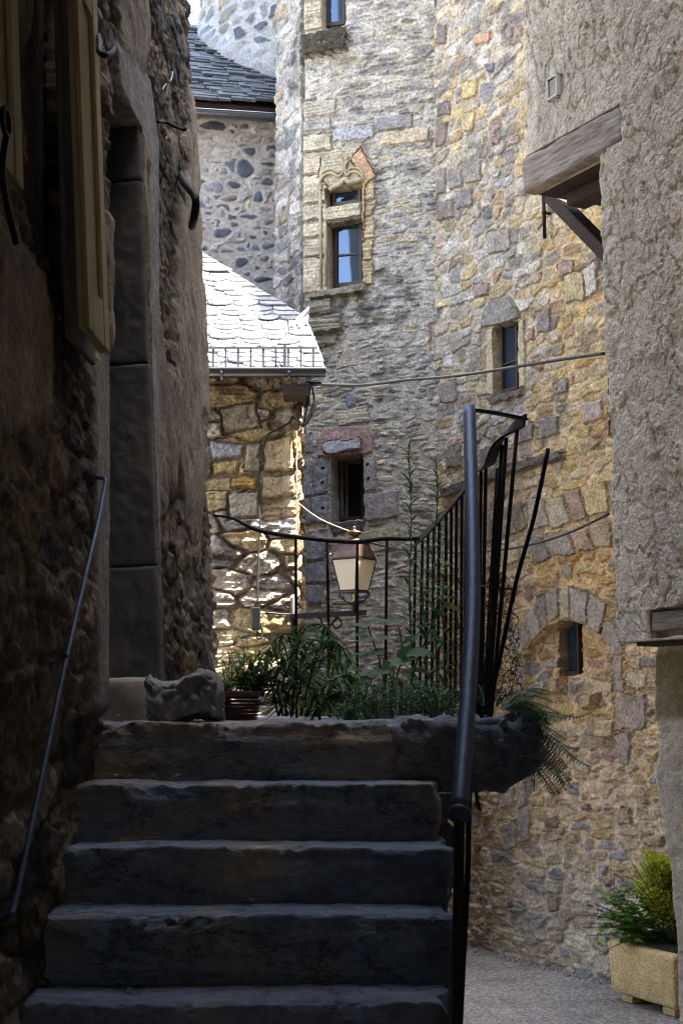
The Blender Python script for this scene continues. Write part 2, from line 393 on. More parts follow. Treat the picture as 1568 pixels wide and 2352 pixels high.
def block(S, T, h, col, poly, c, relief=.02, mw=.006, mort=None, seed=1, var=.3, rough=.004, bev=.008, wob=.008, lam=0, streak=0):
    """one big dressed stone laid into the field"""
    po = np.array(poly); pad = .05
    q = np.where((S > po[:, 0].min() - pad) & (S < po[:, 0].max() + pad) & (T > po[:, 1].min() - pad) & (T < po[:, 1].max() + pad))[0]
    if len(q) == 0: return
    s, t = S[q], T[q]
    s2 = s + (fbm(s * 16, t * 16, seed + 5, 3) - .5) * wob * 2; t2 = t + (fbm(s * 16 + 7, t * 16, seed + 6, 3) - .5) * wob * 2
    e = psd(s2, t2, poly)
    a = sst(0, bev, e); am = sst(-mw, -mw * .3, e)
    n = fbm(s * 24, t * 24, seed + 8, 4) - .5
    hh = relief * a + n * rough * 2
    if lam: hh = hh + lam * (vn(s * 4, t * 80, seed + 9) - .5) * 2 * a
    cc = np.array(c)[None, :] * (1 - var / 2 + var * fbm(s * 12, t * 14, seed + 10, 4) * 1.0)[:, None] * np.ones((len(q), 1))
    if streak: cc = cc * (1 - streak * sst(.5, .68, fbm(s * 3, t * 40, seed + 12, 3)))[:, None]
    if mort is not None:
        mc = np.array(mort)[None, :] * (.85 + .3 * fbm(s * 14, t * 14, seed + 11, 3))[:, None]
        cc = mc + (cc - mc) * sst(.1, .6, a)[:, None]
        hh = hh * a + (1 - a) * n * .006
    col[q] = col[q] * (1 - am)[:, None] + cc * am[:, None]
    h[q] = h[q] * (1 - am) + hh * am
def hole(S, T, h, col, poly, depth, c=None):
    e = psd(S, T, poly); q = e > 0
    h[q] = -depth
    if c is not None: col[q] = np.array(c)
    qr = (e > -.004) & (e <= 0); h[qr] = np.minimum(h[qr], .02)
def sheet(name, pl, s0, s1, t0, t1, res, field, mat, parent, thick=.4, smooth=False):
    ns = max(2, int(round((s1 - s0) / res)) + 1); nv = max(2, int(round((t1 - t0) / res)) + 1)
    S, T = np.meshgrid(np.linspace(s0, s1, ns), np.linspace(t0, t1, nv)); S = S.ravel(); T = T.ravel()
    h, col = field(S, T)
    v = pl.O[None] + S[:, None] * pl.U[None] + T[:, None] * pl.V[None] + h[:, None] * pl.N[None]
    idx = np.arange(ns * nv).reshape(nv, ns)
    q = np.stack([idx[:-1, :-1], idx[:-1, 1:], idx[1:, 1:], idx[1:, :-1]], -1).reshape(-1, 4)
    loop = np.concatenate([idx[0, :-1], idx[:-1, -1], idx[-1, :0:-1], idx[:0:-1, 0]])
    bk = v[loop] - ((h[loop] + thick)[:, None]) * pl.N[None]
    b0 = len(v); m = len(loop); k = np.arange(m); k2 = (k + 1) % m
    sk = np.stack([loop[k2], loop[k], b0 + k, b0 + k2], -1)
    vv = np.concatenate([v, bk]); cc = np.concatenate([col, col[loop]])
    corners = [b0, b0 + ns - 1, b0 + ns - 1 + nv - 1, b0 + 2 * (ns - 1) + nv - 1]
    qq = np.concatenate([q, sk, np.array([[corners[3], corners[2], corners[1], corners[0]]])])
    return mesh_np(name, vv, qq, mat, parent, np.clip(cc, .004, .9), smooth)
def rough_box(name, mat, parent, a, b, res=.02, rad=.015, amp=.01, freq=6, seed=1, xf=None, warp=None, fine=.3):
    """rounded, uneven block between corners a and b"""
    a = np.array(a, float); b = np.array(b, float); nn = [max(2, int(math.ceil((b[i] - a[i]) / res)) + 1) for i in range(3)]
    V = []; Q = []; base = 0
    for ax in range(3):
        u, w_ = (ax + 1) % 3, (ax + 2) % 3
        for sd in (0, 1):
            A, B = np.meshgrid(np.linspace(a[u], b[u], nn[u]), np.linspace(a[w_], b[w_], nn[w_]))
            p = np.zeros((A.size, 3)); p[:, u] = A.ravel(); p[:, w_] = B.ravel(); p[:, ax] = (a, b)[sd][ax]
            idx = np.arange(A.size).reshape(nn[w_], nn[u]) + base
            q = np.stack([idx[:-1, :-1], idx[:-1, 1:], idx[1:, 1:], idx[1:, :-1]], -1).reshape(-1, 4)
            if not sd: q = q[:, ::-1]
            V.append(p); Q.append(q); base += A.size
    p = np.concatenate(V); q = np.concatenate(Q)
    rr = min(rad, .49 * (b - a).min())
    inn = np.clip(p, a + rr, b - rr); d = p - inn; ln = np.linalg.norm(d, axis=1, keepdims=True); d = d / np.maximum(ln, 1e-9)
    p2 = inn + d * rr
    nz = (fbm3(p * freq, seed, 3) - .5) * 2 * amp + (fbm3(p * freq * 5, seed + 9, 3) - .5) * 2 * amp * fine
    p2 = p2 + d * nz[:, None]
    if warp: p2 = warp(p2)
    if xf is not None: p2 = p2 @ np.array(xf.to_3x3()).T + np.array(xf.translation)
    o = mesh_np(name, p2, q, mat, parent)
    import bmesh
    bm = bmesh.new(); bm.from_mesh(o.data); bmesh.ops.remove_doubles(bm, verts=bm.verts, dist=1e-5); bm.to_mesh(o.data); bm.free()
    return o
def win_frame(pl, poly, n, wd=.025, th=.03, hbars=(), vbars=(), mat=None, parent=None, pane=None, bw=.012, name='window', inset=0.0, pane_n=None):
    """frame bars plus pane in the plane of a wall, n behind its face; poly = 4 picture points tl,tr,br,bl"""
    st = [pl.st(x, y, n) for x, y in poly]
    s0 = (st[0][0] + st[3][0]) / 2 + inset; s1 = (st[1][0] + st[2][0]) / 2 - inset; t1 = (st[0][1] + st[1][1]) / 2 - inset; t0 = (st[2][1] + st[3][1]) / 2 + inset
    m = MB()
    m.bx(pl, s0, s0 + wd, t0, t1, n, n + th); m.bx(pl, s1 - wd, s1, t0, t1, n, n + th)
    m.bx(pl, s0 + wd, s1 - wd, t1 - wd, t1, n, n + th); m.bx(pl, s0 + wd, s1 - wd, t0, t0 + wd * 1.5, n, n + th)
    for f in hbars:
        c = t0 + (t1 - t0) * f; m.bx(pl, s0 + wd, s1 - wd, c - bw / 2, c + bw / 2, n + .004, n + th - .004)
    for f in vbars:
        c = s0 + (s1 - s0) * f; m.bx(pl, c - bw / 2, c + bw / 2, t0 + wd * 1.5, t1 - wd, n + .006, n + th - .006)
    o = m.build(name, mat or M_frame, parent)
    if pane is not None:
        g = MB(); pn = n + .008 if pane_n is None else pane_n; g.bx(pl, s0 + wd, s1 - wd, t0 + wd * 1.5, t1 - wd, pn, pn + .004); g.build('pane', pane, o)
    return o, (s0, s1, t0, t1)

# ================================================================== THE PLACE
# street
street = MB(); street.face([(-40, -40, 0), (60, -40, 0), (60, 80, 0), (-40, 80, 0)])
o = street.build('street', M_street); tag(o, kind='structure')

# wall planes
gW1, gW2 = G(1075, 2173), G(1399, 2253)
PW = Plane((gW1[0], gW1[1], 0), gW2 - gW1)
rr_ = ray(1003, 900); oT = ORI + rr_ * (PW.N.dot(PW.O - ORI) / PW.N.dot(rr_))
aT = R(19)
PT = Plane((oT[0], oT[1], 0), (math.cos(aT), -math.sin(aT), 0))
sTL = PT.st(690, 900)[0]
eT = PT.at(sTL, 0)
d2 = R(19 + 43)
PT2 = Plane((eT[0], eT[1], 0), (math.cos(d2), -math.sin(d2), 0))
YM = 9.3
xM = P(681, 1100, YM)[0]
PM = Plane((xM, YM, 0), (1, 0, 0))
A_, B_, C_ = P(500, 1640, 7.4), P(425, 0, 7.4), P(240, 1655, 4.5)
LZ = C_[2]                                # landing level
PL = Plane((A_[0], A_[1], LZ), (A_[0] - C_[0], A_[1] - C_[1], 0), B_ - A_)
PL.O = PL.at(0, -LZ / PL.V[2])
oR = P(1392, 1000, 7.0)
PR = Plane((oR[0], oR[1], 0), ((784 + 1000) / F, -1, 0))
pB = P(632, 270, 11.85); qB = P(435, 255, 11.7)
PB = Plane((pB[0], pB[1], 0), pB[:2].tolist() + [0] - np.array(qB[:2].tolist() + [0]))

GREY = (.27, .255, .25); MAUVE = (.27, .23, .235); PINK = (.33, .225, .2); CREAM = (.48, .41, .285); OCHRE = (.45, .31, .135); DARK = (.075, .07, .068)
BLUEG = (.16, .175, .2); WHITE = (.5, .48, .45); ORANGE = (.5, .25, .12)

# ------------------------------------------------------------------ stair tower
tower = thing('stair_tower', tuple(PT.at(sTL / 2, 0)), 'tall polygonal stone stair tower with three small windows and ogee carving', 'tower')
MORT_T = (.44, .405, .35)
def tower_field(S, T):
    h, col = masonry(S, T, 11, .135, .04, [((.44, .40, .33), 5), ((.48, .45, .40), 4), ((.43, .37, .26), 2.4), ((.33, .31, .29), 2.2), ((.21, .2, .195), 1.0), ((.47, .39, .26), 1.5)],
                     MORT_T, .004, .0095, .006, .009, lam=.003, jit=.42, merge=.4, warp=.04, stain=((.15, .148, .145), .58, 4.5, .45))
    # ragged dark horizontal bands, slightly sunk, in the weathered schist
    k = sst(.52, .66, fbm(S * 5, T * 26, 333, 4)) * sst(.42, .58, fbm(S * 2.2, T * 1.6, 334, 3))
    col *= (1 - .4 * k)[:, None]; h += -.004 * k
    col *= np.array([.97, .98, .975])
    f = PT.poly
    def bl(pts, c, rel=.018, **kw): kw.setdefault('wob', .013); block(S, T, h, col, f(pts), c, rel, mort=MORT_T, seed=int(pts[0][0] + pts[0][1]), **kw)
    # grey and cream ashlars
    bl([(766, 298), (858, 285), (860, 318), (764, 327)], (.36, .36, .37)); bl([(862, 272), (950, 258), (945, 294), (864, 305)], GREY); bl([(872, 305), (985, 290), (982, 326), (872, 336)], CREAM, rough=.008)
    bl([(693, 235), (770, 225), (772, 262), (693, 272)], (.4, .37, .3), lam=.006); bl([(693, 276), (764, 268), (762, 298), (693, 305)], (.33, .31, .28), lam=.006)
    # jamb column of the middle window: grooved yellow sandstone
    for y0, y1 in ((310, 350), (352, 402), (405, 468), (470, 508), (511, 548), (551, 592), (594, 676)):
        bl([(694, y0 + 3), (762, y0 - 3), (764, y1 - 5), (694, y1 + 1)], (.47 + .05 * vn(np.array([y0 * .3]), np.array([1.]))[0], .43, .315), .03, lam=.0025, streak=.22, mw=.002)
    for y0, y1 in ((418, 462), (464, 500), (502, 552), (554, 600), (602, 660)):
        bl([(831, y0), (870 - (y0 % 4) * 5, y0 - 5), (868 - (y0 % 3) * 6, y1 - 5), (832, y1)], (.45, .36, .22), .022, lam=.005, streak=.4, mw=.003)
    bl([(731, 408), (742, 350), (832, 331), (866, 398), (838, 420), (764, 436)], (.42, .37, .27), .03, lam=.004, var=.5, mw=.002)
    bl([(806, 372), (832, 338), (850, 372), (866, 405), (842, 428), (838, 560), (833, 560), (832, 420), (822, 392)], (.47, .31, .19), .032, var=.5, mw=.001)
    bl([(742, 478), (832, 464), (832, 500), (744, 512)], (.47, .42, .3), .045, mw=.002, lam=.003)
    bl([(716, 678), (836, 652), (846, 672), (716, 698)], (.27, .245, .18), .075, streak=.5); bl([(696, 694), (765, 684), (768, 722), (697, 730)], (.3, .27, .2), .05, lam=.006, streak=.5)
    bl([(700, 735), (788, 720), (792, 760), (712, 772)], (.29, .27, .2), .06, lam=.008, streak=.4); bl([(722, 776), (778, 766), (775, 790), (730, 800)], (.26, .235, .17), .03, lam=.008, streak=.5)
    # black lichen below the sill
    k = sst(-.05, .03, psd(S, T, f([(836, 640), (905, 600), (960, 660), (930, 740), (840, 745), (770, 720), (800, 670)]))) * sst(.38, .6, fbm(S * 14, T * 16, 71, 4)); col *= (1 - .6 * k)[:, None]
    bl([(984, 742), (1006, 738), (1009, 800), (986, 812)], (.44, .36, .28), -.012)
    bl([(790, 800), (822, 800), (820, 840), (770, 850)], (.44, .39, .31), .01); bl([(792, 905), (815, 900), (818, 930), (800, 940)], (.22, .25, .3), .02)
    bl([(772, 945), (845, 932), (850, 968), (775, 980)], (.44, .4, .3), .022, lam=.006)
    # top window surround and sill
    bl([(694, 2), (744, -2), (744, 66), (694, 74)], (.42, .38, .28), .025, lam=.005, streak=.4); bl([(694, -80), (744, -85), (744, -4), (694, 0)], (.44, .4, .3), .025, lam=.005, streak=.4)
    bl([(796, -80), (850, -85), (850, 0), (796, 5)], (.44, .39, .28), .02)
    bl([(694, 88), (803, 66), (801, 120), (700, 138)], (.055, .048, .036), .085, rough=.012, var=.6)
    k = sst(-.02, .03, psd(S, T, f([(725, 105), (760, 98), (755, 122), (735, 125)]))) * sst(.54, .6, fbm(S * 50, T * 50, 55, 3)) * .7; col[:] = col * (1 - k)[:, None] + np.array([.35, .26, .06]) * k[:, None]
    # lower window: pink lintel, grey jambs
    for pts in ([(684, 1062), (717, 1058), (719, 1138), (684, 1144)], [(719, 1056), (756, 1050), (756, 1130), (720, 1138)], [(684, 1150), (712, 1146), (714, 1205), (686, 1210)], [(715, 1144), (756, 1136), (757, 1198), (716, 1205)],
                [(690, 1240), (752, 1236), (750, 1285), (692, 1290)], [(694, 1295), (765, 1290), (762, 1335), (694, 1340)], [(692, 1345), (740, 1340), (742, 1385), (694, 1390)], [(686, 1000), (716, 990), (718, 1040), (685, 1045)]):
        bl(pts, (.23, .225, .245), .028, rough=.007, var=.6)
    bl([(834, 1052), (864, 1046), (868, 1126), (836, 1130)], (.29, .27, .275), .026); bl([(834, 1134), (916, 1126), (914, 1188), (836, 1198)], (.3, .275, .265), .024, var=.4)
    bl([(724, 1010), (745, 985), (790, 978), (846, 978), (857, 1000), (856, 1040), (832, 1046), (760, 1052), (733, 1050)], PINK, .03, var=.6)
    bl([(742, 1018), (770, 1012), (800, 1014), (828, 1004), (834, 1034), (758, 1046), (744, 1040)], (.42, .42, .44), .06, var=.5, mw=.002)
    bl([(754, 1200), (842, 1192), (836, 1218), (765, 1230)], (.1, .098, .095), .02, var=.7, rough=.012)
    bl([(765, 1235), (920, 1205), (915, 1260), (770, 1280)], (.43, .37, .26), .014)
    # bolt holes beside the lower window
    for x, y in ((744, 1076), (743, 1110), (744, 1168), (846, 1068), (847, 1101)):
        s_, t_ = PT.st(x, y); k = np.hypot(S - s_, T - t_) < .0095; h[k] = -.02; col[k] *= .3
    hole(S, T, h, col, f([(749, 437), (829, 424), (829, 466), (750, 480)]), .13, (.33, .27, .17)); hole(S, T, h, col, f([(752, 516), (832, 502), (833, 656), (754, 666)]), .13, (.34, .28, .18))
    hole(S, T, h, col, f([(740, -90), (793, -95), (793, 58), (740, 69)]), .13, (.33, .28, .2)); hole(S, T, h, col, f([(759, 1052), (833, 1044), (836, 1190), (761, 1201)]), .34, (.2, .19, .19))
    # rounded outer arris
    h -= .05 * sst(.05, 0, S - sTL) ** 2
    return h, col
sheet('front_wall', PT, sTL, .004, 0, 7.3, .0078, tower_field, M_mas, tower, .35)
def tower_field2(S, T):
    h, col = masonry(S, T, 12, .2, .1, [((.36, .33, .28), 4), ((.39, .37, .34), 3), ((.29, .27, .25), 3), ((.34, .28, .2), 2), ((.2, .195, .195), 2)],
                     (.37, .35, .32), .004, .014, .010, .012, jit=.36, merge=.3, warp=.05, stain=((.2, .19, .185), .57, 3, .6))
    k = sst(.5, .64, fbm(S * 12, T * 3, 335, 4)); col *= (1 - .35 * k)[:, None]
    return h, col
s2 = PT2.st(633, 480)[0]
sheet('side_wall', PT2, s2, 0, 0, 7.3, .011, tower_field2, M_mas, tower, .3)
mb = MB()
ct = [PT2.at(s2, 0, -.31), PT.at(sTL + .42, 0, -.42), PT.at(-.02, 0, -.42), PW.at(-.35, 0, -1.2), PW.at(-.9, 0, -2.2), PT2.at(s2 - .5, 0, -.7)]
ct = [np.array([c[0], c[1], 0]) for c in ct]; n = len(ct)
ct2 = [PT2.at(s2, 0, -.03), PT2.at(-.02, 0, -.03), PT.at(-.02, 0, -.03), PW.at(-.35, 0, -1.2), PW.at(-.9, 0, -2.2), PT2.at(s2 - .5, 0, -.7)]; ct2 = [np.array([c[0], c[1], 0]) for c in ct2]
for z0, z1, ct in ((0, 7.3, ct), (7.31, 12, ct2)):  # unseen upper prism added to keep sun off the back roof
    mb.face([c + [0, 0, z1] for c in ct]); 
    for i in range(n): mb.face([ct[i] + [0, 0, z0], ct[(i + 1) % n] + [0, 0, z0], ct[(i + 1) % n] + [0, 0, z1], ct[i] + [0, 0, z1]])
mb.build('tower_core', M_lime, tower)
# ogee moulding over the middle window: two curled ribs
mb = MB()
def onT(pts, n=.036): return [PT.px(x, y, n) for x, y in pts]
for off, rad in ((0, .012), (9, .008)):
    mb.tube(smoothpts(onT([(738, 436 - off), (734, 420 - off), (744, 403 - off), (762, 398 - off), (776, 405 - off), (786, 398 - off), (789, 384 - off), (785, 370 - off)])), rad, 8)
    mb.tube(smoothpts(onT([(833, 418 - off), (832, 406 - off), (822, 396 - off), (806, 395 - off), (798, 402 - off), (792, 394 - off), (793, 380 - off), (800, 368 - off)])), rad, 8)
mb.tube(smoothpts(onT([(756, 436), (770, 428), (780, 424), (792, 412), (800, 418), (815, 416), (830, 412)], .045)), .018, 8)
mb.build('ogee_moulding', M_mould, tower, smooth=True)
mb = MB()
for x0, x1, y0, y1 in ((735, 741, 440, 662), (746, 750, 470, 655)):
    mb.tube([PT.px(x0, y0, .03), PT.px(x0 + 3, y1, .03)], .012, 8)
mb.build('jamb_moulding', M_mould, tower, smooth=True)
win_frame(PT, [(766, 432), (830, 423), (831, 468), (767, 478)], -.11, .02, .03, mat=M_frame_grey, parent=tower, pane=M_glass)
win_frame(PT, [(770, 512), (833, 502), (834, 657), (772, 663)], -.11, .022, .03, (.48,), mat=M_frame, parent=tower, pane=M_glass)
win_frame(PT, [(750, -90), (795, -95), (795, 57), (750, 66)], -.11, .02, .03, (.6,), mat=M_frame, parent=tower, pane=M_glass)
o, rc = win_frame(PT, [(777, 1050), (835, 1044), (838, 1191), (779, 1199)], -.2, .016, .03, mat=M_frame, parent=tower)
mb = MB(); mb.bx(PT, rc[0], rc[1], rc[2], rc[3], -.335, -.325); mb.build('room_shade_sheet', M_black, tower)  # black sheet standing in for the shade inside the room
# inward open casement of the lower window
mb = MB(); s0, s1, t0, t1 = rc; pc = Plane(PT.at(s0 + .02, 0, -.2), PT.U * .25 - PT.N * 1.0)
for a in ((0, .012, t0, t1), (.07, .082, t0 + .03, t1 - .05), (.012, .07, t0 + .03, t0 + .045), (.012, .07, t1 - .06, t1 - .045), (.012, .07, (t0 + t1) / 2, (t0 + t1) / 2 + .01)): mb.bx(pc, *a, -.01, .01)
o2 = mb.build('casement', M_frame_grey, tower)

# ------------------------------------------------------------------ warm stone house with the arch
house = thing('stone_house', tuple(PW.at(.8, 0)), 'warm yellow rubble stone house with a blocked arch and two little windows', 'house')
MORT_W = (.46, .39, .295)
def house_field(S, T):
    top = sst(2.6, 4.2, T)
    h1, c1 = masonry(S, T, 21, .15, .085, [((.44, .345, .19), 4.5), ((.46, .395, .285), 4.5), ((.455, .42, .36), 3.5), ((.31, .28, .26), 1.4), ((.35, .26, .21), .8), ((.41, .29, .165), 1.2), ((.38, .33, .26), 3), ((.19, .18, .175), .4)],
                     MORT_W, .003, .0115, .009, .010, lam=.003, jit=.38, merge=.3, warp=.05, stain=((.15, .14, .13), .56, 6.5, .62))
    h2, c2 = masonry(S, T, 22, .16, .075, [((.40, .29, .14), 5), ((.36, .27, .17), 4), ((.42, .34, .22), 4), ((.26, .24, .22), 2), ((.3, .2, .16), 1)],
                     (.5, .365, .24), .003, .019, .010, .014, lam=.006, jit=.38, merge=.3, warp=.05, stain=((.16, .13, .1), .6, 4, .5))
    k = sst(2.45, 2.75, T + .25 * (fbm(S * 3, T * 3, 5, 3) - .5))
    h = h2 * (1 - k) + h1 * k; col = c2 * (1 - k)[:, None] + c1 * k[:, None]
    bounce_tint = (sst(.55, 1.3, S) * sst(1.2, 2.6, T))[:, None]; col = col * (1 + bounce_tint * (np.array([1.13, .98, .72]) - 1))  # warm bounce light put into the stone colour towards the right
    # grey scabby foot of the wall
    g = (sst(1.1, .4, T + .5 * (fbm(S * 3, T * 3, 8, 3) - .5)))[:, None]
    lum = col.mean(1, keepdims=True); col = col * (1 - .4 * g) + (lum * np.array([1.06, .97, .86]) * .95) * .4 * g
    f = PW.poly
    def bl(pts, c, rel=.018, mort=None, **kw):
        kw.setdefault('wob', .016); c = tuple(np.array(c) * (np.array([.92, .84, .76]) if max(c) - min(c) < .09 else np.array([.98, .96, .94])) * .68 + np.array([.42, .355, .26]) * .32 * (max(c) / .42)); block(S, T, h, col, f(pts), c, rel, mort=mort if mort else (MORT_W if pts[0][1] < 1300 else (.5, .37, .24)), seed=int(pts[0][0] * 3 + pts[0][1]), **kw)
    for pts, c in (([(1003, 240), (1034, 230), (1038, 262), (1005, 272)], (.2, .18, .18)), ([(1002, 285), (1030, 276), (1024, 332), (1003, 338)], (.24, .2, .19)), ([(1004, 392), (1026, 388), (1024, 444), (1004, 450)], GREY),
                   ([(1030, 392), (1062, 385), (1063, 430), (1032, 438)], (.27, .27, .28)), ([(1066, 376), (1106, 369), (1107, 414), (1068, 421)], (.3, .29, .28)), ([(1046, 436), (1085, 430), (1085, 474), (1049, 482)], (.24, .24, .26)),
                   ([(1004, 466), (1042, 455), (1043, 500), (1005, 508)], (.26, .235, .24)), ([(1120, 532), (1174, 520), (1175, 574), (1122, 588)], (.34, .32, .31)), ([(1088, 652), (1128, 645), (1125, 679), (1092, 686)], (.33, .23, .2)),
                   ([(1234, 716), (1268, 710), (1270, 760), (1238, 768)], (.27, .245, .245)), ([(1286, 606), (1322, 595), (1322, 640), (1291, 646)], (.33, .22, .18)), ([(1352, 582), (1380, 576), (1380, 622), (1356, 628)], (.34, .23, .2)),
                   ([(1006, 60), (1028, 54), (1026, 100), (1006, 104)], (.22, .2, .2)), ([(1118, 150), (1140, 146), (1138, 168), (1120, 170)], (.17, .2, .27)), ([(1062, 190), (1100, 180), (1096, 222), (1066, 232)], (.5, .36, .13)),
                   ([(1060, 262), (1092, 256), (1088, 300), (1064, 304)], (.47, .36, .18)), ([(1130, 318), (1150, 314), (1150, 332), (1132, 336)], (.3, .22, .22)), ([(1170, 314), (1198, 308), (1198, 328), (1174, 334)], (.36, .27, .25)),
                   ([(1300, 630), (1350, 622), (1346, 690), (1302, 698)], (.46, .36, .18)), ([(1344, 618), (1372, 600), (1376, 670), (1350, 690)], (.48, .44, .38)), ([(1090, 80), (1130, 70), (1130, 96), (1092, 106)], (.47, .27, .17)),
                   ([(1216, 760), (1230, 752), (1232, 780), (1218, 784)], (.38, .2, .15)), ([(1282, 880), (1308, 872), (1310, 900), (1286, 908)], (.26, .25, .25)), ([(1338, 930), (1386, 915), (1390, 960), (1342, 975)], (.36, .27, .23)),
                   ([(1182, 985), (1230, 970), (1228, 1010), (1186, 1022)], (.24, .23, .23)), ([(1240, 965), (1290, 950), (1285, 1000), (1244, 1010)], (.26, .255, .255)), ([(1010, 880), (1052, 872), (1054, 920), (1012, 930)], (.3, .28, .29)),
                   ([(1105, 1030), (1150, 1018), (1148, 1060), (1110, 1072)], (.22, .21, .21)), ([(1025, 1030), (1062, 1020), (1064, 1070), (1028, 1078)], (.24, .23, .23))):
        bl(pts, c, .022, rough=.006, var=.45)
    # window with the arched grey lintel
    bl([(1106, 756), (1114, 712), (1132, 690), (1158, 682), (1180, 690), (1194, 712), (1196, 733), (1150, 746)], (.28, .275, .28), .03, var=.5); bl([(1118, 760), (1152, 748), (1155, 905), (1096, 912), (1100, 880), (1122, 875)], (.47, .39, .24), .02, var=.25)
    bl([(1192, 738), (1208, 733), (1211, 888), (1194, 892)], (.47, .39, .24), .02, var=.25); bl([(1122, 914), (1204, 890), (1208, 908), (1132, 932)], (.17, .155, .14), .035, rough=.01)
    # string course
    bl([(1022, 1122), (1100, 1094), (1180, 1064), (1300, 1034), (1300, 1056), (1182, 1090), (1104, 1120), (1026, 1146)], (.13, .125, .12), .055, rough=.014, var=.7)
    # relieving arch of two rings
    for pts, c in (([(1053, 1185), (1127, 1175), (1135, 1241), (1058, 1257)], (.25, .21, .19)), ([(1130, 1177), (1166, 1165), (1194, 1226), (1153, 1234)], (.29, .27, .25)), ([(1168, 1165), (1201, 1152), (1217, 1213), (1196, 1226)], (.22, .2, .17)),
                   ([(1212, 1147), (1245, 1142), (1271, 1208), (1225, 1216)], (.36, .31, .23)), ([(1258, 1149), (1296, 1139), (1317, 1203), (1268, 1216)], (.40, .34, .22)), ([(1296, 1129), (1332, 1121), (1355, 1190), (1325, 1200)], (.32, .2, .145)),
                   ([(1337, 1121), (1395, 1108), (1402, 1176), (1356, 1188)], (.44, .32, .13)), ([(1400, 1105), (1450, 1095), (1460, 1165), (1406, 1175)], (.33, .22, .17)), ([(1155, 1249), (1191, 1241), (1201, 1290), (1158, 1298)], (.44, .36, .23)),
                   ([(1212, 1241), (1248, 1234), (1271, 1282), (1232, 1295)], (.23, .215, .2)), ([(1258, 1229), (1309, 1221), (1330, 1272), (1276, 1280)], (.33, .25, .2)), ([(1314, 1224), (1353, 1216), (1371, 1262), (1332, 1267)], (.36, .2, .14)),
                   ([(1355, 1208), (1404, 1200), (1410, 1255), (1374, 1261)], (.38, .28, .16)), ([(1052, 1275), (1100, 1262), (1110, 1310), (1060, 1330)], (.3, .26, .24)), ([(1104, 1262), (1148, 1252), (1152, 1298), (1114, 1308)], (.38, .3, .22))):
        bl(pts, c, .022, rough=.005, var=.5, bev=.006, mort=(.48, .36, .2))
    # blocked small arch
    a = f([(1232, 1470), (1252, 1450), (1268, 1436), (1293, 1428), (1316, 1426), (1349, 1438), (1380, 1460), (1404, 1504), (1412, 1720), (1204, 1700), (1204, 1600), (1206, 1510), (1225, 1478)]); q = psd(S, T, a); k = sst(-.004, .012, q)
    h -= .055 * k
    for pts, c in (([(1234, 1376), (1257, 1366), (1264, 1439), (1251, 1449)], (.24, .22, .21)), ([(1257, 1363), (1284, 1351), (1289, 1415), (1267, 1432)], (.33, .3, .27)), ([(1286, 1351), (1311, 1347), (1311, 1421), (1293, 1426)], (.42, .36, .26)),
                   ([(1313, 1347), (1354, 1360), (1349, 1436), (1316, 1424)], (.34, .29, .25)), ([(1357, 1360), (1397, 1385), (1381, 1458), (1351, 1438)], (.31, .25, .22)), ([(1208, 1409), (1232, 1391), (1249, 1452), (1225, 1473)], (.33, .31, .29)),
                   ([(1181, 1446), (1205, 1421), (1222, 1470), (1206, 1500), (1185, 1528), (1179, 1488)], (.34, .32, .3)), ([(1383, 1458), (1399, 1415), (1425, 1450), (1440, 1500), (1411, 1508)], (.32, .28, .24)), ([(1185, 1531), (1202, 1510), (1203, 1582), (1194, 1598)], (.33, .3, .28)),
                   ([(1156, 1425), (1180, 1412), (1178, 1450), (1160, 1458)], (.24, .23, .22)), ([(1411, 1510), (1435, 1508), (1438, 1590), (1413, 1592)], (.31, .24, .21)), ([(1416, 1597), (1487, 1595), (1489, 1668), (1477, 1677), (1419, 1677)], (.3, .215, .175)),
                   ([(1419, 1684), (1451, 1684), (1453, 1756), (1435, 1756), (1413, 1738)], (.3, .23, .2)), ([(1446, 1514), (1476, 1512), (1478, 1535), (1450, 1538)], (.4, .29, .17)), ([(1442, 1545), (1490, 1543), (1490, 1580), (1446, 1584)], (.44, .35, .22))):
        bl(pts, c, .02, rough=.005, var=.45, bev=.006, mort=(.5, .37, .22))
    for pts, c in (([(1214, 1575), (1256, 1560), (1258, 1590), (1220, 1596)], (.28, .26, .25)), ([(1262, 1560), (1290, 1556), (1288, 1590), (1266, 1594)], (.37, .25, .12)), ([(1334, 1600), (1366, 1592), (1364, 1622), (1336, 1628)], (.38, .27, .13)),
                   ([(1368, 1660), (1412, 1655), (1414, 1690), (1372, 1694)], (.39, .28, .14)), ([(1192, 1800), (1216, 1796), (1216, 1850), (1194, 1856)], (.27, .25, .25)), ([(1196, 1862), (1222, 1858), (1222, 1930), (1198, 1936)], (.26, .25, .25)),
                   ([(1160, 1890), (1192, 1884), (1192, 1946), (1162, 1952)], (.26, .25, .25)), ([(1150, 1810), (1186, 1804), (1186, 1850), (1152, 1856)], (.36, .33, .28)), ([(1255, 1876), (1286, 1872), (1288, 1898), (1258, 1904)], (.24, .14, .1)),
                   ([(1092, 1940), (1108, 1936), (1108, 1958), (1094, 1960)], (.2, .09, .075)), ([(1258, 2060), (1286, 2056), (1288, 2090), (1262, 2094)], (.25, .15, .13)), ([(1170, 2070), (1184, 2066), (1184, 2084), (1172, 2088)], (.14, .14, .15)),
                   ([(1338, 1850), (1362, 1846), (1364, 1858), (1340, 1862)], (.13, .12, .13)), ([(1420, 1860), (1450, 1854), (1454, 1890), (1424, 1896)], (.33, .28, .2))):
        bl(pts, c, .026, rough=.01, var=.5)
    hole(S, T, h, col, f([(1135, 752), (1191, 736), (1194, 892), (1138, 911)]), .075, (.40, .32, .2)); hole(S, T, h, col, PW.poly([(1284, 1446), (1304, 1424), (1336, 1432), (1338, 1546), (1288, 1557)], -.05), .135, (.26, .2, .13))
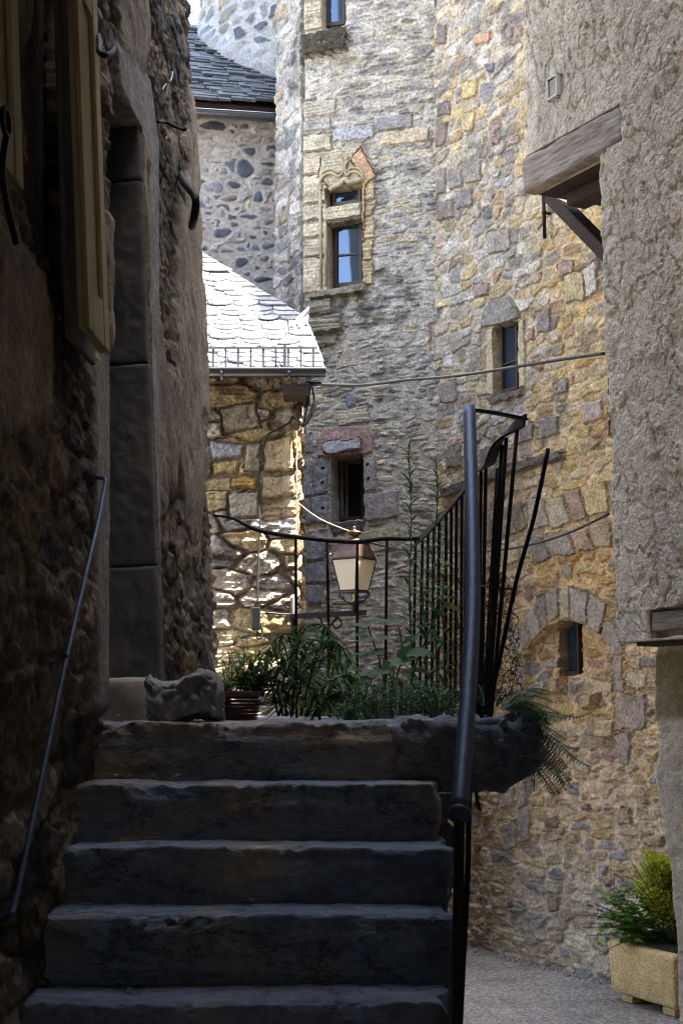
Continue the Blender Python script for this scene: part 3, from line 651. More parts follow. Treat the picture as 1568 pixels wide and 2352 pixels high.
    h += .03 * (fbm(S * .9, T * .8, 14, 2) - .5)
    return h, col
sSeam = PW.st(1416, 1700)[0]
sW0 = PW.st(1003, 900)[0] - .03
sheet('wall', PW, sW0, sSeam, 0, 6.75, .0078, house_field, M_mas, house, .4)
sheet('wall_return', PW, sSeam, 3.6, 0, 3.2, .011, house_field, M_mas, house, .4)  # unseen end lengthened to keep sun off the street
mb = MB(); mb.bx(PW, sW0, sSeam - .1, 6.76, 8.6, -.42, -.02); mb.bx(PW, sSeam + .001, 3.6, 3.21, 6.5, -.42, -.02); mb.build('upper_wall', M_lime, house)  # unseen upper wall, heights set to shape sun on lantern and low house
mb = MB(); mb.bx(PW, sW0, sSeam, 0, 6.7, -1.6, -.42); mb.bx(PW, sSeam, 3.6, 0, 3.15, -1.6, -.42); mb.build('house_core', M_lime, house)
o, rc = win_frame(PW, [(1157, 748), (1193, 736), (1196, 892), (1160, 906)], -.068, .016, .03, (.42,), mat=M_frame, parent=house, pane=M_glass)
mb = MB(); mb.bx(PW, rc[0] + .05, rc[1], rc[2] + .02, rc[3] - .02, -.0735, -.0695); mb.build('curtain', M_curtain, house)
o, rc = win_frame(PW, [(1298, 1424), (1336, 1424), (1339, 1546), (1300, 1556)], -.125, .016, .035, mat=M_frame, parent=house, pane=M_glass)
mb = MB(); mb.bx(PW, rc[0] + .05, rc[1], rc[2] + .03, rc[3] - .02, -.1335, -.1285); mb.build('curtain', M_curtain, house)
mb = MB(); a = PW.st(1286, 1462, -.11); b = PW.st(1303, 1555, -.11); mb.bx(PW, a[0], b[0], b[1], a[1], -.134, -.105); mb.build('window_jamb', M_wood_grey, house, bevel=.004)

# ------------------------------------------------------------------ low house with the bright slate roof
low = thing('slate_roofed_house', (xM - .6, YM, 0), 'low ochre stone house under a sunlit scalloped slate roof', 'house')
zE = P(600, 848, 9.18)[2]
MORT_M = (.2, .15, .1)
def low_field(S, T):
    h, col = masonry(S, T, 31, .33, .115, [((.37, .27, .155), 4), ((.4, .3, .15), 3), ((.31, .26, .2), 3.5), ((.27, .245, .22), 2), ((.43, .34, .2), 2)], MORT_M, .001, .032, .010, .018, lam=.010, jit=.36, merge=.3, warp=.05, tilt=.6,
                     stain=((.08, .065, .05), .58, 3.5, .6))
    f = PM.poly
    def bl(pts, c, rel=.03, **kw): block(S, T, h, col, f(pts), c, rel, mort=MORT_M, seed=int(pts[0][0] + pts[0][1]), rough=.012, bev=.02, wob=.016, **kw)
    bl([(482, 1012), (562, 1022), (558, 1054), (486, 1058)], (.33, .325, .32)); bl([(604, 1012), (674, 998), (680, 1084), (606, 1088)], (.4, .3, .17), .04); bl([(564, 1022), (600, 1016), (602, 1088), (562, 1084)], (.34, .28, .19))
    bl([(488, 1060), (556, 1058), (548, 1090), (488, 1092)], (.4, .3, .13)); bl([(528, 1095), (592, 1095), (590, 1122), (530, 1124)], (.42, .27, .08), lam=.01); bl([(600, 1092), (680, 1090), (680, 1140), (602, 1144)], (.38, .29, .17))
    bl([(520, 1130), (600, 1128), (598, 1190), (524, 1196)], (.34, .29, .22)); bl([(505, 940), (590, 920), (600, 985), (512, 1000)], (.33, .27, .19), .02)
    h += .028 * sst(.09, .03, -S) * sst(2.55, 2.9, T)  # upper right edge swelled outward to throw shade on the wall
    return h, col
sheet('front_wall', PM, -1.7, 0, 0, zE - .02, .0085, low_field, M_mas, low, .3)
PM2 = Plane((xM, YM, 0), (0, 1, 0))
sheet('side_wall', PM2, .05, 1.25, 0, zE - .02, .02, lambda S, T: masonry(S, T, 33, .27, .11, [((.37, .27, .155), 4), ((.31, .26, .2), 3.5)], MORT_M, .006, .03), M_mas, low, .25)
mb = MB(); mb.box((-4.5, YM + .31, 0), (xM - .26, 10.6, zE - .03)); mb.box((-4.5, YM, 0), (-1.72, YM + .3, zE - .03)); mb.build('house_core', M_lime, low)
# roof plane through the eave
TH = math.tan(R(39)); YE = 9.12
PRf = Plane((0, YE, P(600, 850, YE)[2] - .03), (1, 0, 0), (0, 1, TH))
a = PRf.st(742, 846); hip = [PRf.st(x, y) for x, y in ((739, 842), (700, 742), (452, 585), (300, 490))]
def hip_s(t):
    ts = [p[1] for p in hip]; ss = [p[0] for p in hip]; return float(np.interp(t, ts, ss))
topT = hip[-1][1]
sl = MB(); row = 0; t = -.03; hh = .083
while t < topT + .1:
    hs = hip_s(max(t, 0)); gauge = .062 + .022 * min(1, t / 1.2); wS = .125 + .05 * min(1, max(t, 0) / 1.0); s = hs + .01
    s -= (row % 2) * wS * .5 * (.8 + .4 * rnd.random()); first = True
    if row % 2: s = hs + .01
    while s > -2.6:
        wd = wS * (.8 + .5 * rnd.random()); s0, s1 = s - wd, s
        tilt = .018 + .012 * rnd.random(); th = .009 + .006 * rnd.random(); ln = gauge * 2.1; dz = rnd.uniform(-.003, .004); dt = rnd.uniform(-.006, .006); sk = rnd.uniform(-.008, .008)
        lower = []
        for k in range(9):
            f_ = k / 8; x = s0 + .004 + (wd - .008) * f_; u = abs(2 * f_ - 1)
            rise = gauge * .55 * (u ** 2.2) if not (first and f_ > .5) else gauge * .12 * (1 - f_)
            lower.append((x, t + dt + rise + sk * (f_ - .5) + rnd.uniform(-.002, .002)))
        up = [(s1 - .002, min(t + ln, topT + .2)), (s0 + .002, min(t + ln, topT + .2))]
        def clipped(x, tt): return (min(x, hip_s(min(max(tt, 0), topT)) + .02), tt)
        poly = [clipped(*p) for p in lower + up]
        if max(p[0] for p in poly) - min(p[0] for p in poly) > .02:
            top = [PRf.at(x, tt, .012 + tilt * (1 - (tt - t) / ln) + th + dz) for x, tt in poly]; bot = [PRf.at(x, tt, .012 + tilt * (1 - (tt - t) / ln) + dz) for x, tt in poly]
            sl.face(top); m_ = len(top)
            for k in range(m_): sl.face([bot[k], bot[(k + 1) % m_], top[(k + 1) % m_], top[k]])
        s -= wd; first = False
    t += gauge; row += 1
roof = sl.build('roof', M_slate, low)
bd = MB()
hp = [(-2.6, .06), (hip[0][0] + .03, .06)] + [(p[0], p[1]) for p in hip[1:]] + [(-2.6, topT)]
tp = [PRf.at(x, t_, .004) for x, t_ in hp]; bt = [PRf.at(x, t_, -.02) for x, t_ in hp]; bd.face(tp); bd.face(bt[::-1])
for k in range(len(hp)): bd.face([bt[k], bt[(k + 1) % len(hp)], tp[(k + 1) % len(hp)], tp[k]])
# the slope beyond the hip
bd.face([PRf.at(*hip[0], -.01), PRf.at(*hip[3], -.03) + [0, .6, 0], PRf.at(*hip[2], -.01), PRf.at(*hip[1], -.01)])
bd.build('roof_boarding', M_wood_dark, low)
fl = MB()
for pts, n_ in (([(662, 762), (678, 756), (682, 748), (709, 722), (711, 728), (700, 742), (690, 752), (676, 764)], .03), ([(684, 766), (692, 756), (708, 744), (710, 750), (694, 766)], .04)):
    tp = [PRf.at(*PRf.st(x, y), n_ + .03) for x, y in pts]; bt = [PRf.at(*PRf.st(x, y), n_) for x, y in pts]; fl.face(tp); fl.face(bt[::-1])
    for k in range(len(pts)): fl.face([bt[k], bt[(k + 1) % len(pts)], tp[(k + 1) % len(pts)], tp[k]])
fl.build('flashing', M_flash, low)
# half round gutter
def gutter(name, a, b, rad, mat, parent, n=12, end=True):
    a = np.array(a); b = np.array(b); d = (b - a) / np.linalg.norm(b - a); up = np.array([0, 0, 1.]); out_ = np.cross(d, up); m = MB(); k0 = 0
    for rr in (rad, rad - .004):
        for e in (a, b):
            for k in range(n + 1):
                th = math.pi * k / n; m.v.append(tuple(e + out_ * rr * math.cos(th) - up * rr * math.sin(th)))
    N_ = n + 1
    for k in range(n):
        m.f.append((k, k + 1, N_ + k + 1, N_ + k)); m.f.append((2 * N_ + k + 1, 2 * N_ + k, 3 * N_ + k, 3 * N_ + k + 1))
    if end:
        for e in (0, N_): m.f.append(tuple(e + k for k in range(N_)))
    m.tube([a + out_ * rad, b + out_ * rad], .007, 8)
    return m.build(name, mat, parent, smooth=False)
gy = 9.06
gA = P(300, 862, gy); gB = P(748, 850, gy); gA[2] = gB[2]
gut = gutter('gutter', gA, gB, .045, M_zinc, low)
for x in (510, 664):
    m = MB(); c = P(x, 857, gy); m.ribbon([c + np.array([0, -.049 * math.cos(q), -.049 * math.sin(q)]) for q in np.linspace(-.15, math.pi, 12)], [(1, 0, 0)] * 12, .013, .004); m.tube([c + np.array([0, .05, 0]), c + np.array([0, .1, .03])], .005, 6); m.build('gutter_bracket', M_galv, gut)
mb = MB(); xa, xb = P(650, 890, 9.1)[0], P(700, 890, 9.1)[0]; zt_ = P(670, 884, 9.1)[2]; mb.box((xa, 9.06, zt_ - .075), (xb + .03, YM + .1, zt_)); mb.build('eave_timber', M_wood_dark, low, bevel=.004)
# snow guard
gz0, gz1 = P(600, 850, 9.04)[2] + .004, P(600, 797, 9.04)[2]
guard = thing('snow_guard', (-.5, 9.04, gz0), 'galvanised snow guard of upright bars along the slate roof eave', 'snow guard')
xa, xb = P(300, 800, 9.04)[0], P(722, 800, 9.04)[0]
m = MB(); m.box((xa, 9.03, gz1 - .014), (xb, 9.045, gz1)); m.build('rail', M_galv, guard)
m = MB(); m.box((xa, 9.03, gz0), (xb, 9.045, gz0 + .014)); m.build('rail', M_galv, guard)
x = xb
while x > xa:
    m = MB(); m.box((x - .013, 9.033, gz0 + .0145), (x, 9.042, gz1 - .0145)); m.build('bar', M_galv, guard); x -= .076
for px_ in (655,):
    m = MB(); x = P(px_, 800, 9.12)[0]; m.box((x - .011, 9.02, gz0 - .02), (x + .011, 9.029, gz1 + .006)); m.build('bracket', M_galv, guard)

# ------------------------------------------------------------------ house behind with dark cobbles
back = thing('cobbled_house', tuple(PB.at(-.5, 0)), 'pale mortared house wall set with dark round stones under a mossy roof', 'house')
zB = P(530, 262, 11.78)[2]
MORT_B = (.38, .35, .31)
def back_field(S, T):
    h, col = masonry(S, T, 41, .13, .085, [((.36, .34, .30), 3), ((.32, .31, .3), 2), ((.13, .145, .17), 3.4), ((.29, .23, .21), 1), ((.36, .31, .23), 1.5), ((.09, .1, .115), 1.5)], MORT_B, .014, .010, .012, .005, jit=.4, merge=.1, warp=.05)
    def ell(x, y, a, b, c, rel=.010):
        k = 8; ph = rnd.random() * 6; pts = []
        for i in range(14):
            t_ = 2 * math.pi * i / 14; r_ = 1 + .12 * math.sin(2 * t_ + ph) + .08 * math.sin(3 * t_ + 2 * ph); pts.append((x + a * r_ * math.cos(t_), y - b * r_ * math.sin(t_)))
        block(S, T, h, col, PB.poly(pts), c, rel, seed=int(x * 7 + y), mort=MORT_B, bev=.03, mw=.015, var=.5, rough=.006)
    seen = []; BK = (.085, .095, .115); MV = (.26, .24, .27); BR = (.17, .14, .12)
    for x, y, a, b, c in ((490, 290, 31, 15, (.06, .06, .06)), (488, 321, 19, 10, (.3, .31, .32)), (572, 348, 18, 13, BK), (578, 315, 14, 9, (.32, .24, .22)), (616, 322, 17, 9, (.25, .25, .23)), (492, 373, 22, 5, BK), (562, 388, 25, 23, BK), (615, 378, 19, 9, (.07, .07, .075)),
                          (472, 391, 11, 9, (.22, .24, .28)), (514, 394, 14, 10, (.2, .22, .25)), (537, 425, 20, 11, BK), (490, 430, 25, 17, MV), (612, 418, 16, 14, (.1, .105, .12)), (527, 456, 23, 9, BR), (592, 453, 15, 14, BK), (570, 497, 21, 10, BK), (616, 510, 14, 10, (.18, .17, .15)),
                          (478, 490, 10, 7, BK), (542, 479, 9, 7, BK), (510, 535, 23, 15, (.1, .11, .13)), (548, 540, 10, 9, (.2, .21, .23)), (580, 544, 13, 8, BK), (465, 510, 8, 5, BK), (488, 511, 7, 6, BR), (608, 480, 20, 9, (.3, .22, .2)), (455, 345, 18, 10, CREAM), (510, 348, 25, 13, (.45, .42, .36)), (500, 318, 12, 8, WHITE),
                          (554, 602, 18, 16, BK), (602, 642, 24, 11, BK), (606, 676, 19, 12, (.075, .08, .095)), (590, 615, 10, 8, BK), (470, 570, 12, 8, BK), (520, 575, 22, 8, (.24, .24, .25)), (540, 650, 12, 8, BK), (616, 565, 20, 10, (.14, .14, .15)), (490, 610, 14, 12, BK), (520, 690, 20, 12, BK), (575, 700, 18, 12, BK), (470, 660, 16, 12, BR)):
        ell(x, y, a, b, c); seen.append((x, y, a, b))
    r3 = random.Random(5)
    for k in range(900):
        x, y, a, b = r3.uniform(440, 640), r3.uniform(290, 760), r3.uniform(8, 19), r3.uniform(6, 13)
        if all(((x - u[0]) / (a + u[2] + 2)) ** 2 + ((y - u[1]) / (b + u[3] + 2)) ** 2 > 1 for u in seen): seen.append((x, y, a, b)); ell(x, y, a, b, r3.choice([BK, BK, (.13, .14, .16), MV, CREAM, (.33, .32, .3), BR]))
    k = sst(zB - .12, zB - .02, T); col *= (1 - .0 * k)[:, None]
    return h, col
sheet('front_wall', PB, -1.2, .25, 2.4, zB - .02, .0095, back_field, M_mas_soft, back, .3)
mb = MB(); mb.bx(PB, -6, .3, 0, zB - .03, -3, -.31); mb.bx(PB, -1.2, .25, 0, 2.39, -.3, 0); mb.bx(PB, -6, -1.21, 0, zB - .03, -.3, 0); mb.build('house_core', M_lime, back)
TB = .78
PBr = Plane(PB.at(0, zB + .02, .16), PB.U, tuple(np.array([0, 0, 1]) * TB - PB.N))
sl = MB(); t = -.05; row = 0
while t < 2.3:
    s = .6
    while s > -1.9:
        wd = rnd.uniform(.1, .24); g_ = .075; th = rnd.uniform(.012, .028); lift = rnd.uniform(.012, .03); dt = rnd.uniform(-.018, .012); sk = rnd.uniform(-.014, .014)
        q = []; sag = .04 * math.sin(s * 2.1 + 1)
        for n0, n1 in ((0, th), ):
            A = [PBr.at(s - wd + .004, t + dt, lift + sag), PBr.at(s - .004, t + dt + sk, lift + sag), PBr.at(s - .004, t + .17, .004 + sag), PBr.at(s - wd + .004, t + .17, .004 + sag)]
            sl.hexa(A + [a_ + PBr.N * th for a_ in A])
        s -= wd
    t += g_; row += 1
sl.build('roof', M_slate_old, back)
mb = MB(); A = [PBr.at(-6, -.03, -.06), PBr.at(.6, -.03, -.06), PBr.at(.6, 2.4, -.06), PBr.at(-6, 2.4, -.06)]; mb.hexa(A + [a_ + PBr.N * .055 for a_ in A]); mb.build('roof_boarding', M_wood_dark, back)
ga = P(360, 249, 11.45); gb = P(632, 266, 11.62); gutter('gutter', ga, gb, .05, M_zinc, back)

# round rendered tower beyond the roof, and a blue slate roof beyond that
rt = thing('round_tower', (.13, 13.5, 0), 'round tower of pale rendered rubble rising beyond the mossy roof', 'tower')
def rt_field(S, T):
    h, col = masonry(S, T, 51, .2, .13, [((.22, .205, .185), 4), ((.16, .155, .155), 3), ((.09, .1, .115), 3), ((.24, .19, .14), 2), ((.2, .13, .11), .8)], (.33, .32, .30), .016, .016, .008, .008, jit=.4, merge=.1, warp=.06)
    return h, col
rad = 1.42; cx, cy = .13, 13.45
nsx, nvx = 300, 420; TH_, TT_ = np.meshgrid(np.linspace(R(150), R(285), nsx), np.linspace(3.5, 8.6, nvx)); ss = TH_.ravel() * rad; tt = TT_.ravel()
h_, c_ = rt_field(ss, tt)
low_k = sst(.32, .06, tt - (zB + .02 + TB * (cy + rad * np.sin(TH_.ravel()) - 11.6)) * 1.0)
c_ = c_ * (1 - low_k * .85)[:, None] + np.array([.25, .245, .24]) * (low_k * .85)[:, None]; h_ = h_ * (1 - low_k) + .05 * low_k
rv = rad + h_; vv = np.stack([cx + rv * np.cos(TH_.ravel()), cy + rv * np.sin(TH_.ravel()), tt], 1); idx = np.arange(nsx * nvx).reshape(nvx, nsx)
mesh_np('round_wall', vv, np.stack([idx[:-1, :-1], idx[:-1, 1:], idx[1:, 1:], idx[1:, :-1]], -1).reshape(-1, 4), M_mas_soft, rt, c_)
m = MB(); m.lathe((cx, cy, 0), [(rad - .03, 0), (rad - .03, 8.7), (.05, 8.75)], 40); m.build('tower_core', M_lime, rt)
far = thing('blue_slate_house', (-3, 17, 0), 'far house with a blue slate roof glimpsed beside the round tower', 'house')
m = MB(); m.box((-6, 16.5, 0), (-1.0, 19, P(440, 120, 16.5)[2])); m.build('wall', M_lime, far)
PF = Plane((-1.8, 16.2, P(440, 128, 16.2)[2]), (1, 0, 0), (0, 1, .9)); sl = MB(); t = 0; row = 0; tF = PF.st(440, 22)[1]
while t < tF:
    s = .5 + (row % 2) * .12; 
    while s > -3:
        wd = rnd.uniform(.2, .28); A = [PF.at(s - wd + .006, t, .02), PF.at(s - .006, t + rnd.uniform(-.01, .01), .02), PF.at(s - .006, t + .4, .0), PF.at(s - wd + .006, t + .4, .0)]; sl.hexa(A + [a_ + PF.N * .012 for a_ in A]); s -= wd
    t += .17; row += 1
sl.build('roof', M_slate_blue, far)

# ------------------------------------------------------------------ rendered house on the right with the jettied floor
right = thing('rendered_house', tuple(PR.at(.4, 0)), 'grey beige roughcast house on the right with its floor jettied on a timber beam', 'house')
def stucco(S, T, sd=0):
    wx = fbm(S * 6, T * 5, 61 + sd, 3); wy = fbm(S * 6 + 3, T * 5, 62 + sd, 3)
    # thrown dabs of mortar: overlapping scales with a sharp lower right lip
    def dabs(sc, seed, ax):
        x = (S + .07 * wx) / sc + .35 * T / sc; y = (T + .07 * wy) / (sc * ax); best = np.zeros(S.shape)
        ix, iy = np.floor(x), np.floor(y)
        for dx in (-1, 0, 1):
            for dy in (-1, 0, 1):
                i, j = ix + dx, iy + dy; px_ = i + .5 + .7 * (_h(i, j, seed) - .5); py_ = j + .5 + .7 * (_h(i, j, seed + 1) - .5)
                r = np.hypot(x - px_, y - py_) / (.45 + .45 * _h(i, j, seed + 2))
                best = np.maximum(best, sst(1.0, .72, r) * (.35 + .65 * _h(i, j, seed + 3)) * (.75 + .5 * np.clip(.5 - (y - py_) * .6 + (x - px_) * .3, 0, 1)))
        return best
    d1 = dabs(.105, 63 + sd, 1.5); d2 = dabs(.05, 73 + sd, 1.5)
    a = fbm(S * 7, T * 6, 67 + sd, 4); g = fbm(S * 80, T * 80, 65 + sd, 3)
    h = .010 * d1 + .0045 * d2 + .013 * (a - .5) + .007 * (g - .5) - .007 * sst(.9, .99, 1 - np.abs(2 * fbm(S * 8 + T * 2, T * 5, 69 + sd, 5) - 1))
    c = np.array([.64, .56, .44])[None] * (.84 + .32 * fbm(S * 5, T * 4, 66 + sd, 4))[:, None] * (.72 + .56 * g)[:, None]
    st_ = sst(.52, .72, fbm(S * 9, T * 1.2, 68 + sd, 4)); c = c * (1 - .16 * st_)[:, None]
    return h, c
BZ = 4.40
farS = PR.st(1203, 200)[0]
def up_field(S, T):
    h, c = stucco(S, T)
    a = PR.st(1430, 325)[0]
    q = (T < 4.405) & (S > farS - .1) & (S < a); h[q] = -.06
    h -= .05 * sst(.04, 0, S - farS) ** 2
    for pts in (PR.poly([(1265, 180), (1288, 170), (1288, 222), (1265, 234)]),): hole(S, T, h, c, pts, .012, (.1, .09, .08))
    return h, c
sheet('upper_wall', PR, farS, 2.1, 4.225, 5.9, .0062, up_field, M_stucco, right, .3)
e0 = PR.st(1372, 560)[0]
def lo_field(S, T):
    h, c = stucco(S, T, 0)
    ragged = .03 * (fbm(S * 0 + 1, T * 6, 3, 3) - .5) - (T - 3.8) * .028
    h -= .07 * sst(.05, 0, S - e0 - ragged) ** 2
    lo = PR.poly([(1488, 1402), (1700, 1368), (1700, 1440), (1488, 1468)]); q = psd(S, T, lo) > 0; h[q] = -.05
    return h, c
sheet('wall', PR, e0, 2.1, PR.st(1425, 1475)[1], 4.224, .0062, lo_field, M_stucco, right, .3)
# ground floor set back
def gf_field(S, T):
    h, c = stucco(S, T, 5); h = h * .7
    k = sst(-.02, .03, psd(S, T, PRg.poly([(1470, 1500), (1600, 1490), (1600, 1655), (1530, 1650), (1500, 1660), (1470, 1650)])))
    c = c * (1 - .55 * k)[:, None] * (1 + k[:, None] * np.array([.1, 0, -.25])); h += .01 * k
    edge = np.interp(T, [p[1] for p in eg][::-1], [p[0] for p in eg][::-1]) + .02 * (fbm(T * 5, T * 0, 9, 3) - .5)
    h -= .09 * sst(.06, -.02, S - edge) ** 2
    return h, c
PRg = Plane(PR.at(0, 0, -.16), PR.U)
eg = [PRg.st(x, y) for x, y in ((1497, 1500), (1498, 1660), (1496, 1800), (1512, 1910), (1530, 2000), (1542, 2150), (1550, 2350))]
g0 = min(p[0] for p in eg) - .02
ns, nv = 150, 340
Tg = np.linspace(0, PR.st(1425, 1475)[1] - .02, nv); Sg = np.linspace(0, 1, ns); S2, T2 = np.meshgrid(Sg, Tg)
ed = np.interp(T2.ravel(), [p[1] for p in eg][::-1], [p[0] for p in eg][::-1]); S2 = ed + S2.ravel() * (2.1 - ed); T2 = T2.ravel()
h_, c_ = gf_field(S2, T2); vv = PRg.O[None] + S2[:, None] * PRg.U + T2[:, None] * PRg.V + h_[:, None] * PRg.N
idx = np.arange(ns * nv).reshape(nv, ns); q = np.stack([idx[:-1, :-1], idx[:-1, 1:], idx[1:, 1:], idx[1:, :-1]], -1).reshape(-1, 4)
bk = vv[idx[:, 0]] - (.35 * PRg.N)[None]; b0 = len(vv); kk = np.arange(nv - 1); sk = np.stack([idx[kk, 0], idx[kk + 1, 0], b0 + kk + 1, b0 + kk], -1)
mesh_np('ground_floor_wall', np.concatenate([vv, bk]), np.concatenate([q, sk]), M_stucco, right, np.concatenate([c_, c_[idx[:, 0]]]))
# core; unseen upper storeys raised and cut back to shape the sun
mb = MB(); 
def prism(mb, pts, z0, z1):
    pts = [np.array([p[0], p[1], 0.]) for p in pts]; n = len(pts); mb.face([p + [0, 0, z1] for p in pts]); mb.face([p + [0, 0, z0] for p in pts[::-1]])
    for i in range(n): mb.face([pts[i] + [0, 0, z0], pts[(i + 1) % n] + [0, 0, z0], pts[(i + 1) % n] + [0, 0, z1], pts[i] + [0, 0, z1]])
def rcore(z0, z1, s_, n_, s_end, back=1.2):
    a_ = PR.at(s_, 0, n_); b_ = PR.at(s_end, 0, n_); prism(mb, [a_, b_, (8, b_[1]), (8, a_[1] - back)], z0, z1)
rcore(5.9, 17.0, farS + .02, -.02, 8, 3.0); rcore(4.45, 5.9, farS + .02, -.31, 2.1); rcore(1.95, 4.2, e0 + .1, -.31, 2.1); mb.bx(PR, 2.1, 8, 0, 5.9, -3, 0); rcore(0, 1.95, eg[-1][0] + .05, -.52, 2.1); mb.build('house_core', M_lime, right)
# timber: beam, joist, soffit boards, brace, lintel
a = PR.st(1430, 300)[0]
PRx = Matrix.Identity(4)
for i in range(3): PRx[i][0] = PR.U[i]; PRx[i][1] = PR.V[i]; PRx[i][2] = PR.N[i]; PRx[i][3] = PR.O[i]
rough_box('beam', M_wood_grey, right, (farS - .015, 4.222, -.07), (a, 4.402, .012), .014, .012, .012, 7, 3, xf=PRx)
rough_box('joist', M_wood_dark, right, (farS + .10, 4.15, -.30), (e0 + .2, 4.222, -.18), .02, .008, .005, 7, 4, xf=PRx)
mb = MB()
for k in range(7): mb.bx(PR, farS, e0 + .3, 4.224, 4.25, -.08 - .14 * (k + 1) + .006, -.08 - .14 * k)
mb.build('soffit_board', M_wood_dark, right)
mb = MB(); mb.bx(PR, farS + .12, e0 + .3, 4.1, 4.222, -1.12, -1.0); mb.build('wall_plate', M_wood_dark, right)
b0_ = PR.at(*PR.st(1272, 455, -.3), -.3); b1_ = PR.at(*PR.st(1392, 578, -.3), -.3); dv = (b1_ - b0_) / np.linalg.norm(b1_ - b0_)
mb = MB(); mb.ribbon([b0_ - dv * .02, b1_ + dv * .1], [PR.N, PR.N], .09, .07); mb.build('brace', M_wood_dark, right, bevel=.006)
l0 = PR.st(1490, 1404); l1 = PR.st(1568, 1458)
rough_box('lintel', M_wood_grey, right, (l0[0] + .01, 1.925, -.14), (2.0, 2.012, -.005), .014, .008, .006, 7, 5, xf=PRx)
k0 = PR.st(1440, 1480)
mb = MB(); mb.bx(PR, k0[0], 2.0, 1.865, 1.9, -.3, -.05); mb.build('soffit_beam', M_wood_dark, right, bevel=.004)
# vent
mb = MB(); v0 = PR.st(1266, 234); v1 = PR.st(1288, 170); M_vent = plain('cream vent plastic', (.5, .47, .4), (.6, .57, .48), 12, .5, 0, 0)
mb.bx(PR, v0[0], v0[0] + .008, v0[1], v1[1], .002, .03); mb.bx(PR, v1[0] - .008, v1[0], v0[1], v1[1], .002, .03); mb.bx(PR, v0[0], v1[0], v0[1], v0[1] + .008, .002, .03); mb.bx(PR, v0[0], v1[0], v1[1] - .008, v1[1], .002, .03)
t = v0[1] + .016
while t < v1[1] - .012: mb.bx(PR, v0[0] + .008, v1[0] - .008, t, t + .006, .004, .022); t += .0125
mb.build('vent_grille', M_vent, right)
pd = MB(); pp = PW.px(1247, 440, .06); pq = PW.px(1250, 547, .06); pd.tube([pp, pq], .012, 8); pd.tube([pq + [0, 0, .16], pq + [0, 0, .18]], .016, 8); pd.tube([pq + [0, 0, .17], pq + [0, 0, .17] + PW.N * -.06], .008, 6)
o = pd.build('drain_pipe', M_iron, smooth=True); tag(o, 'thin dark iron pipe on the stone wall below the timber jetty', 'pipe')

# ------------------------------------------------------------------ dark house on the left
left = thing('old_stone_house', (A_[0] - .5, 5.4, 0), 'dark crumbling stone house on the left with ochre shutters and a deep doorway', 'house')
lt0, lt1 = -.05, 6.4
sEnd = PL.st(500, 1560)[0]; sNear = sEnd - 4.6
DOOR = [(240, 1655), (238, 800), (244, 300), (250, 228), (262, 225), (285, 258), (312, 305), (334, 352), (336, 1655)]
sJ = PL.st(334, 1000)[0]
WIN = [(119, -90), (150, -90), (150, 745), (119, 640)]
def left_field(S, T):
    h, col = masonry(S, T, 71, .24, .115, [((.2, .17, .14), 4), ((.16, .145, .13), 4), ((.25, .2, .13), 2), ((.13, .13, .14), 2), ((.24, .22, .2), 2)], (.14, .115, .085), .004, .013, .008, .018, jit=.42, merge=.3, warp=.06, stain=((.035, .032, .03), .5, 2.2, .8), mrough=.015)
    col *= np.array([.98, .92, .84]); h += .012 * (fbm(S * 30, T * 22, 70, 3) - .5) + .008 * (fbm(S * 75, T * 60, 69, 2) - .5)
    # remains of lime render
    k = sst(.5, .58, fbm(S * 1.6 + 4, T * 1.1, 72, 4)) * sst(2.0, 2.6, T)
    h = h * (1 - k) + (.035 + .02 * (fbm(S * 9, T * 9, 73, 4) - .5)) * k; rc_ = np.array([.22, .185, .14])[None] * (.6 + .8 * fbm(S * 6, T * 5, 74, 4))[:, None]; col = col * (1 - k)[:, None] + rc_ * k[:, None]
    f = PL.poly
    k = sst(-.04, .04, psd(S, T, f([(-30, 500), (40, 560), (105, 700), (100, 960), (-30, 1010)]))); col = col * (1 - k)[:, None] + np.array([.3, .235, .14]) * (.55 + .9 * fbm(S * 8, T * 8, 75, 4))[:, None] * k[:, None]; h = h * (1 - k) + .03 * k
    h -= .05 * sst(LZ + .35, LZ - .25, T)
    # smooth reveal of the shuttered window and of the doorway
    k = sst(-.02, .02, psd(S, T, f([(50, -100), (120, -100), (120, 640), (112, 620), (52, 480)]))); col = col * (1 - k)[:, None] + np.array([.2, .13, .085]) * (.7 + .6 * fbm(S * 12, T * 8, 76, 3))[:, None] * k[:, None]; h = h * (1 - k) - .02 * k
    k = sst(-.03, .02, psd(S, T, f([(330, 180), (350, 330), (352, 1650), (332, 1650), (330, 360), (300, 280), (262, 210), (250, 100)]))); col = col * (1 - k)[:, None] + np.array([.25, .24, .23]) * (.7 + .6 * fbm(S * 10, T * 8, 77, 3))[:, None] * k[:, None]; h = h * (1 - k) + .03 * k
    k = sst(-.02, .02, psd(S, T, f([(205, 830), (240, 800), (238, 1640), (214, 1640)]))); col = col * (1 - k)[:, None] + np.array([.23, .21, .19]) * (.7 + .6 * fbm(S * 10, T * 8, 78, 3))[:, None] * k[:, None]; h = h * (1 - k) + .02 * k
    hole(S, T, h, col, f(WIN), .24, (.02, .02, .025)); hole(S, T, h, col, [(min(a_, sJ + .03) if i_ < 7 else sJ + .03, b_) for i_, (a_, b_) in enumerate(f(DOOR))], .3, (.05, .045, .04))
    h -= .07 * sst(.1, 0, sEnd - S) ** 2 + .05 * sst(.5, .75, fbm(T * 3, S * 0, 79, 4)) * sst(.2, 0, sEnd - S)
    return h, col
sheet('wall', PL, sNear, sEnd, lt0, lt1, .0095, left_field, M_dark, left, .32, True)
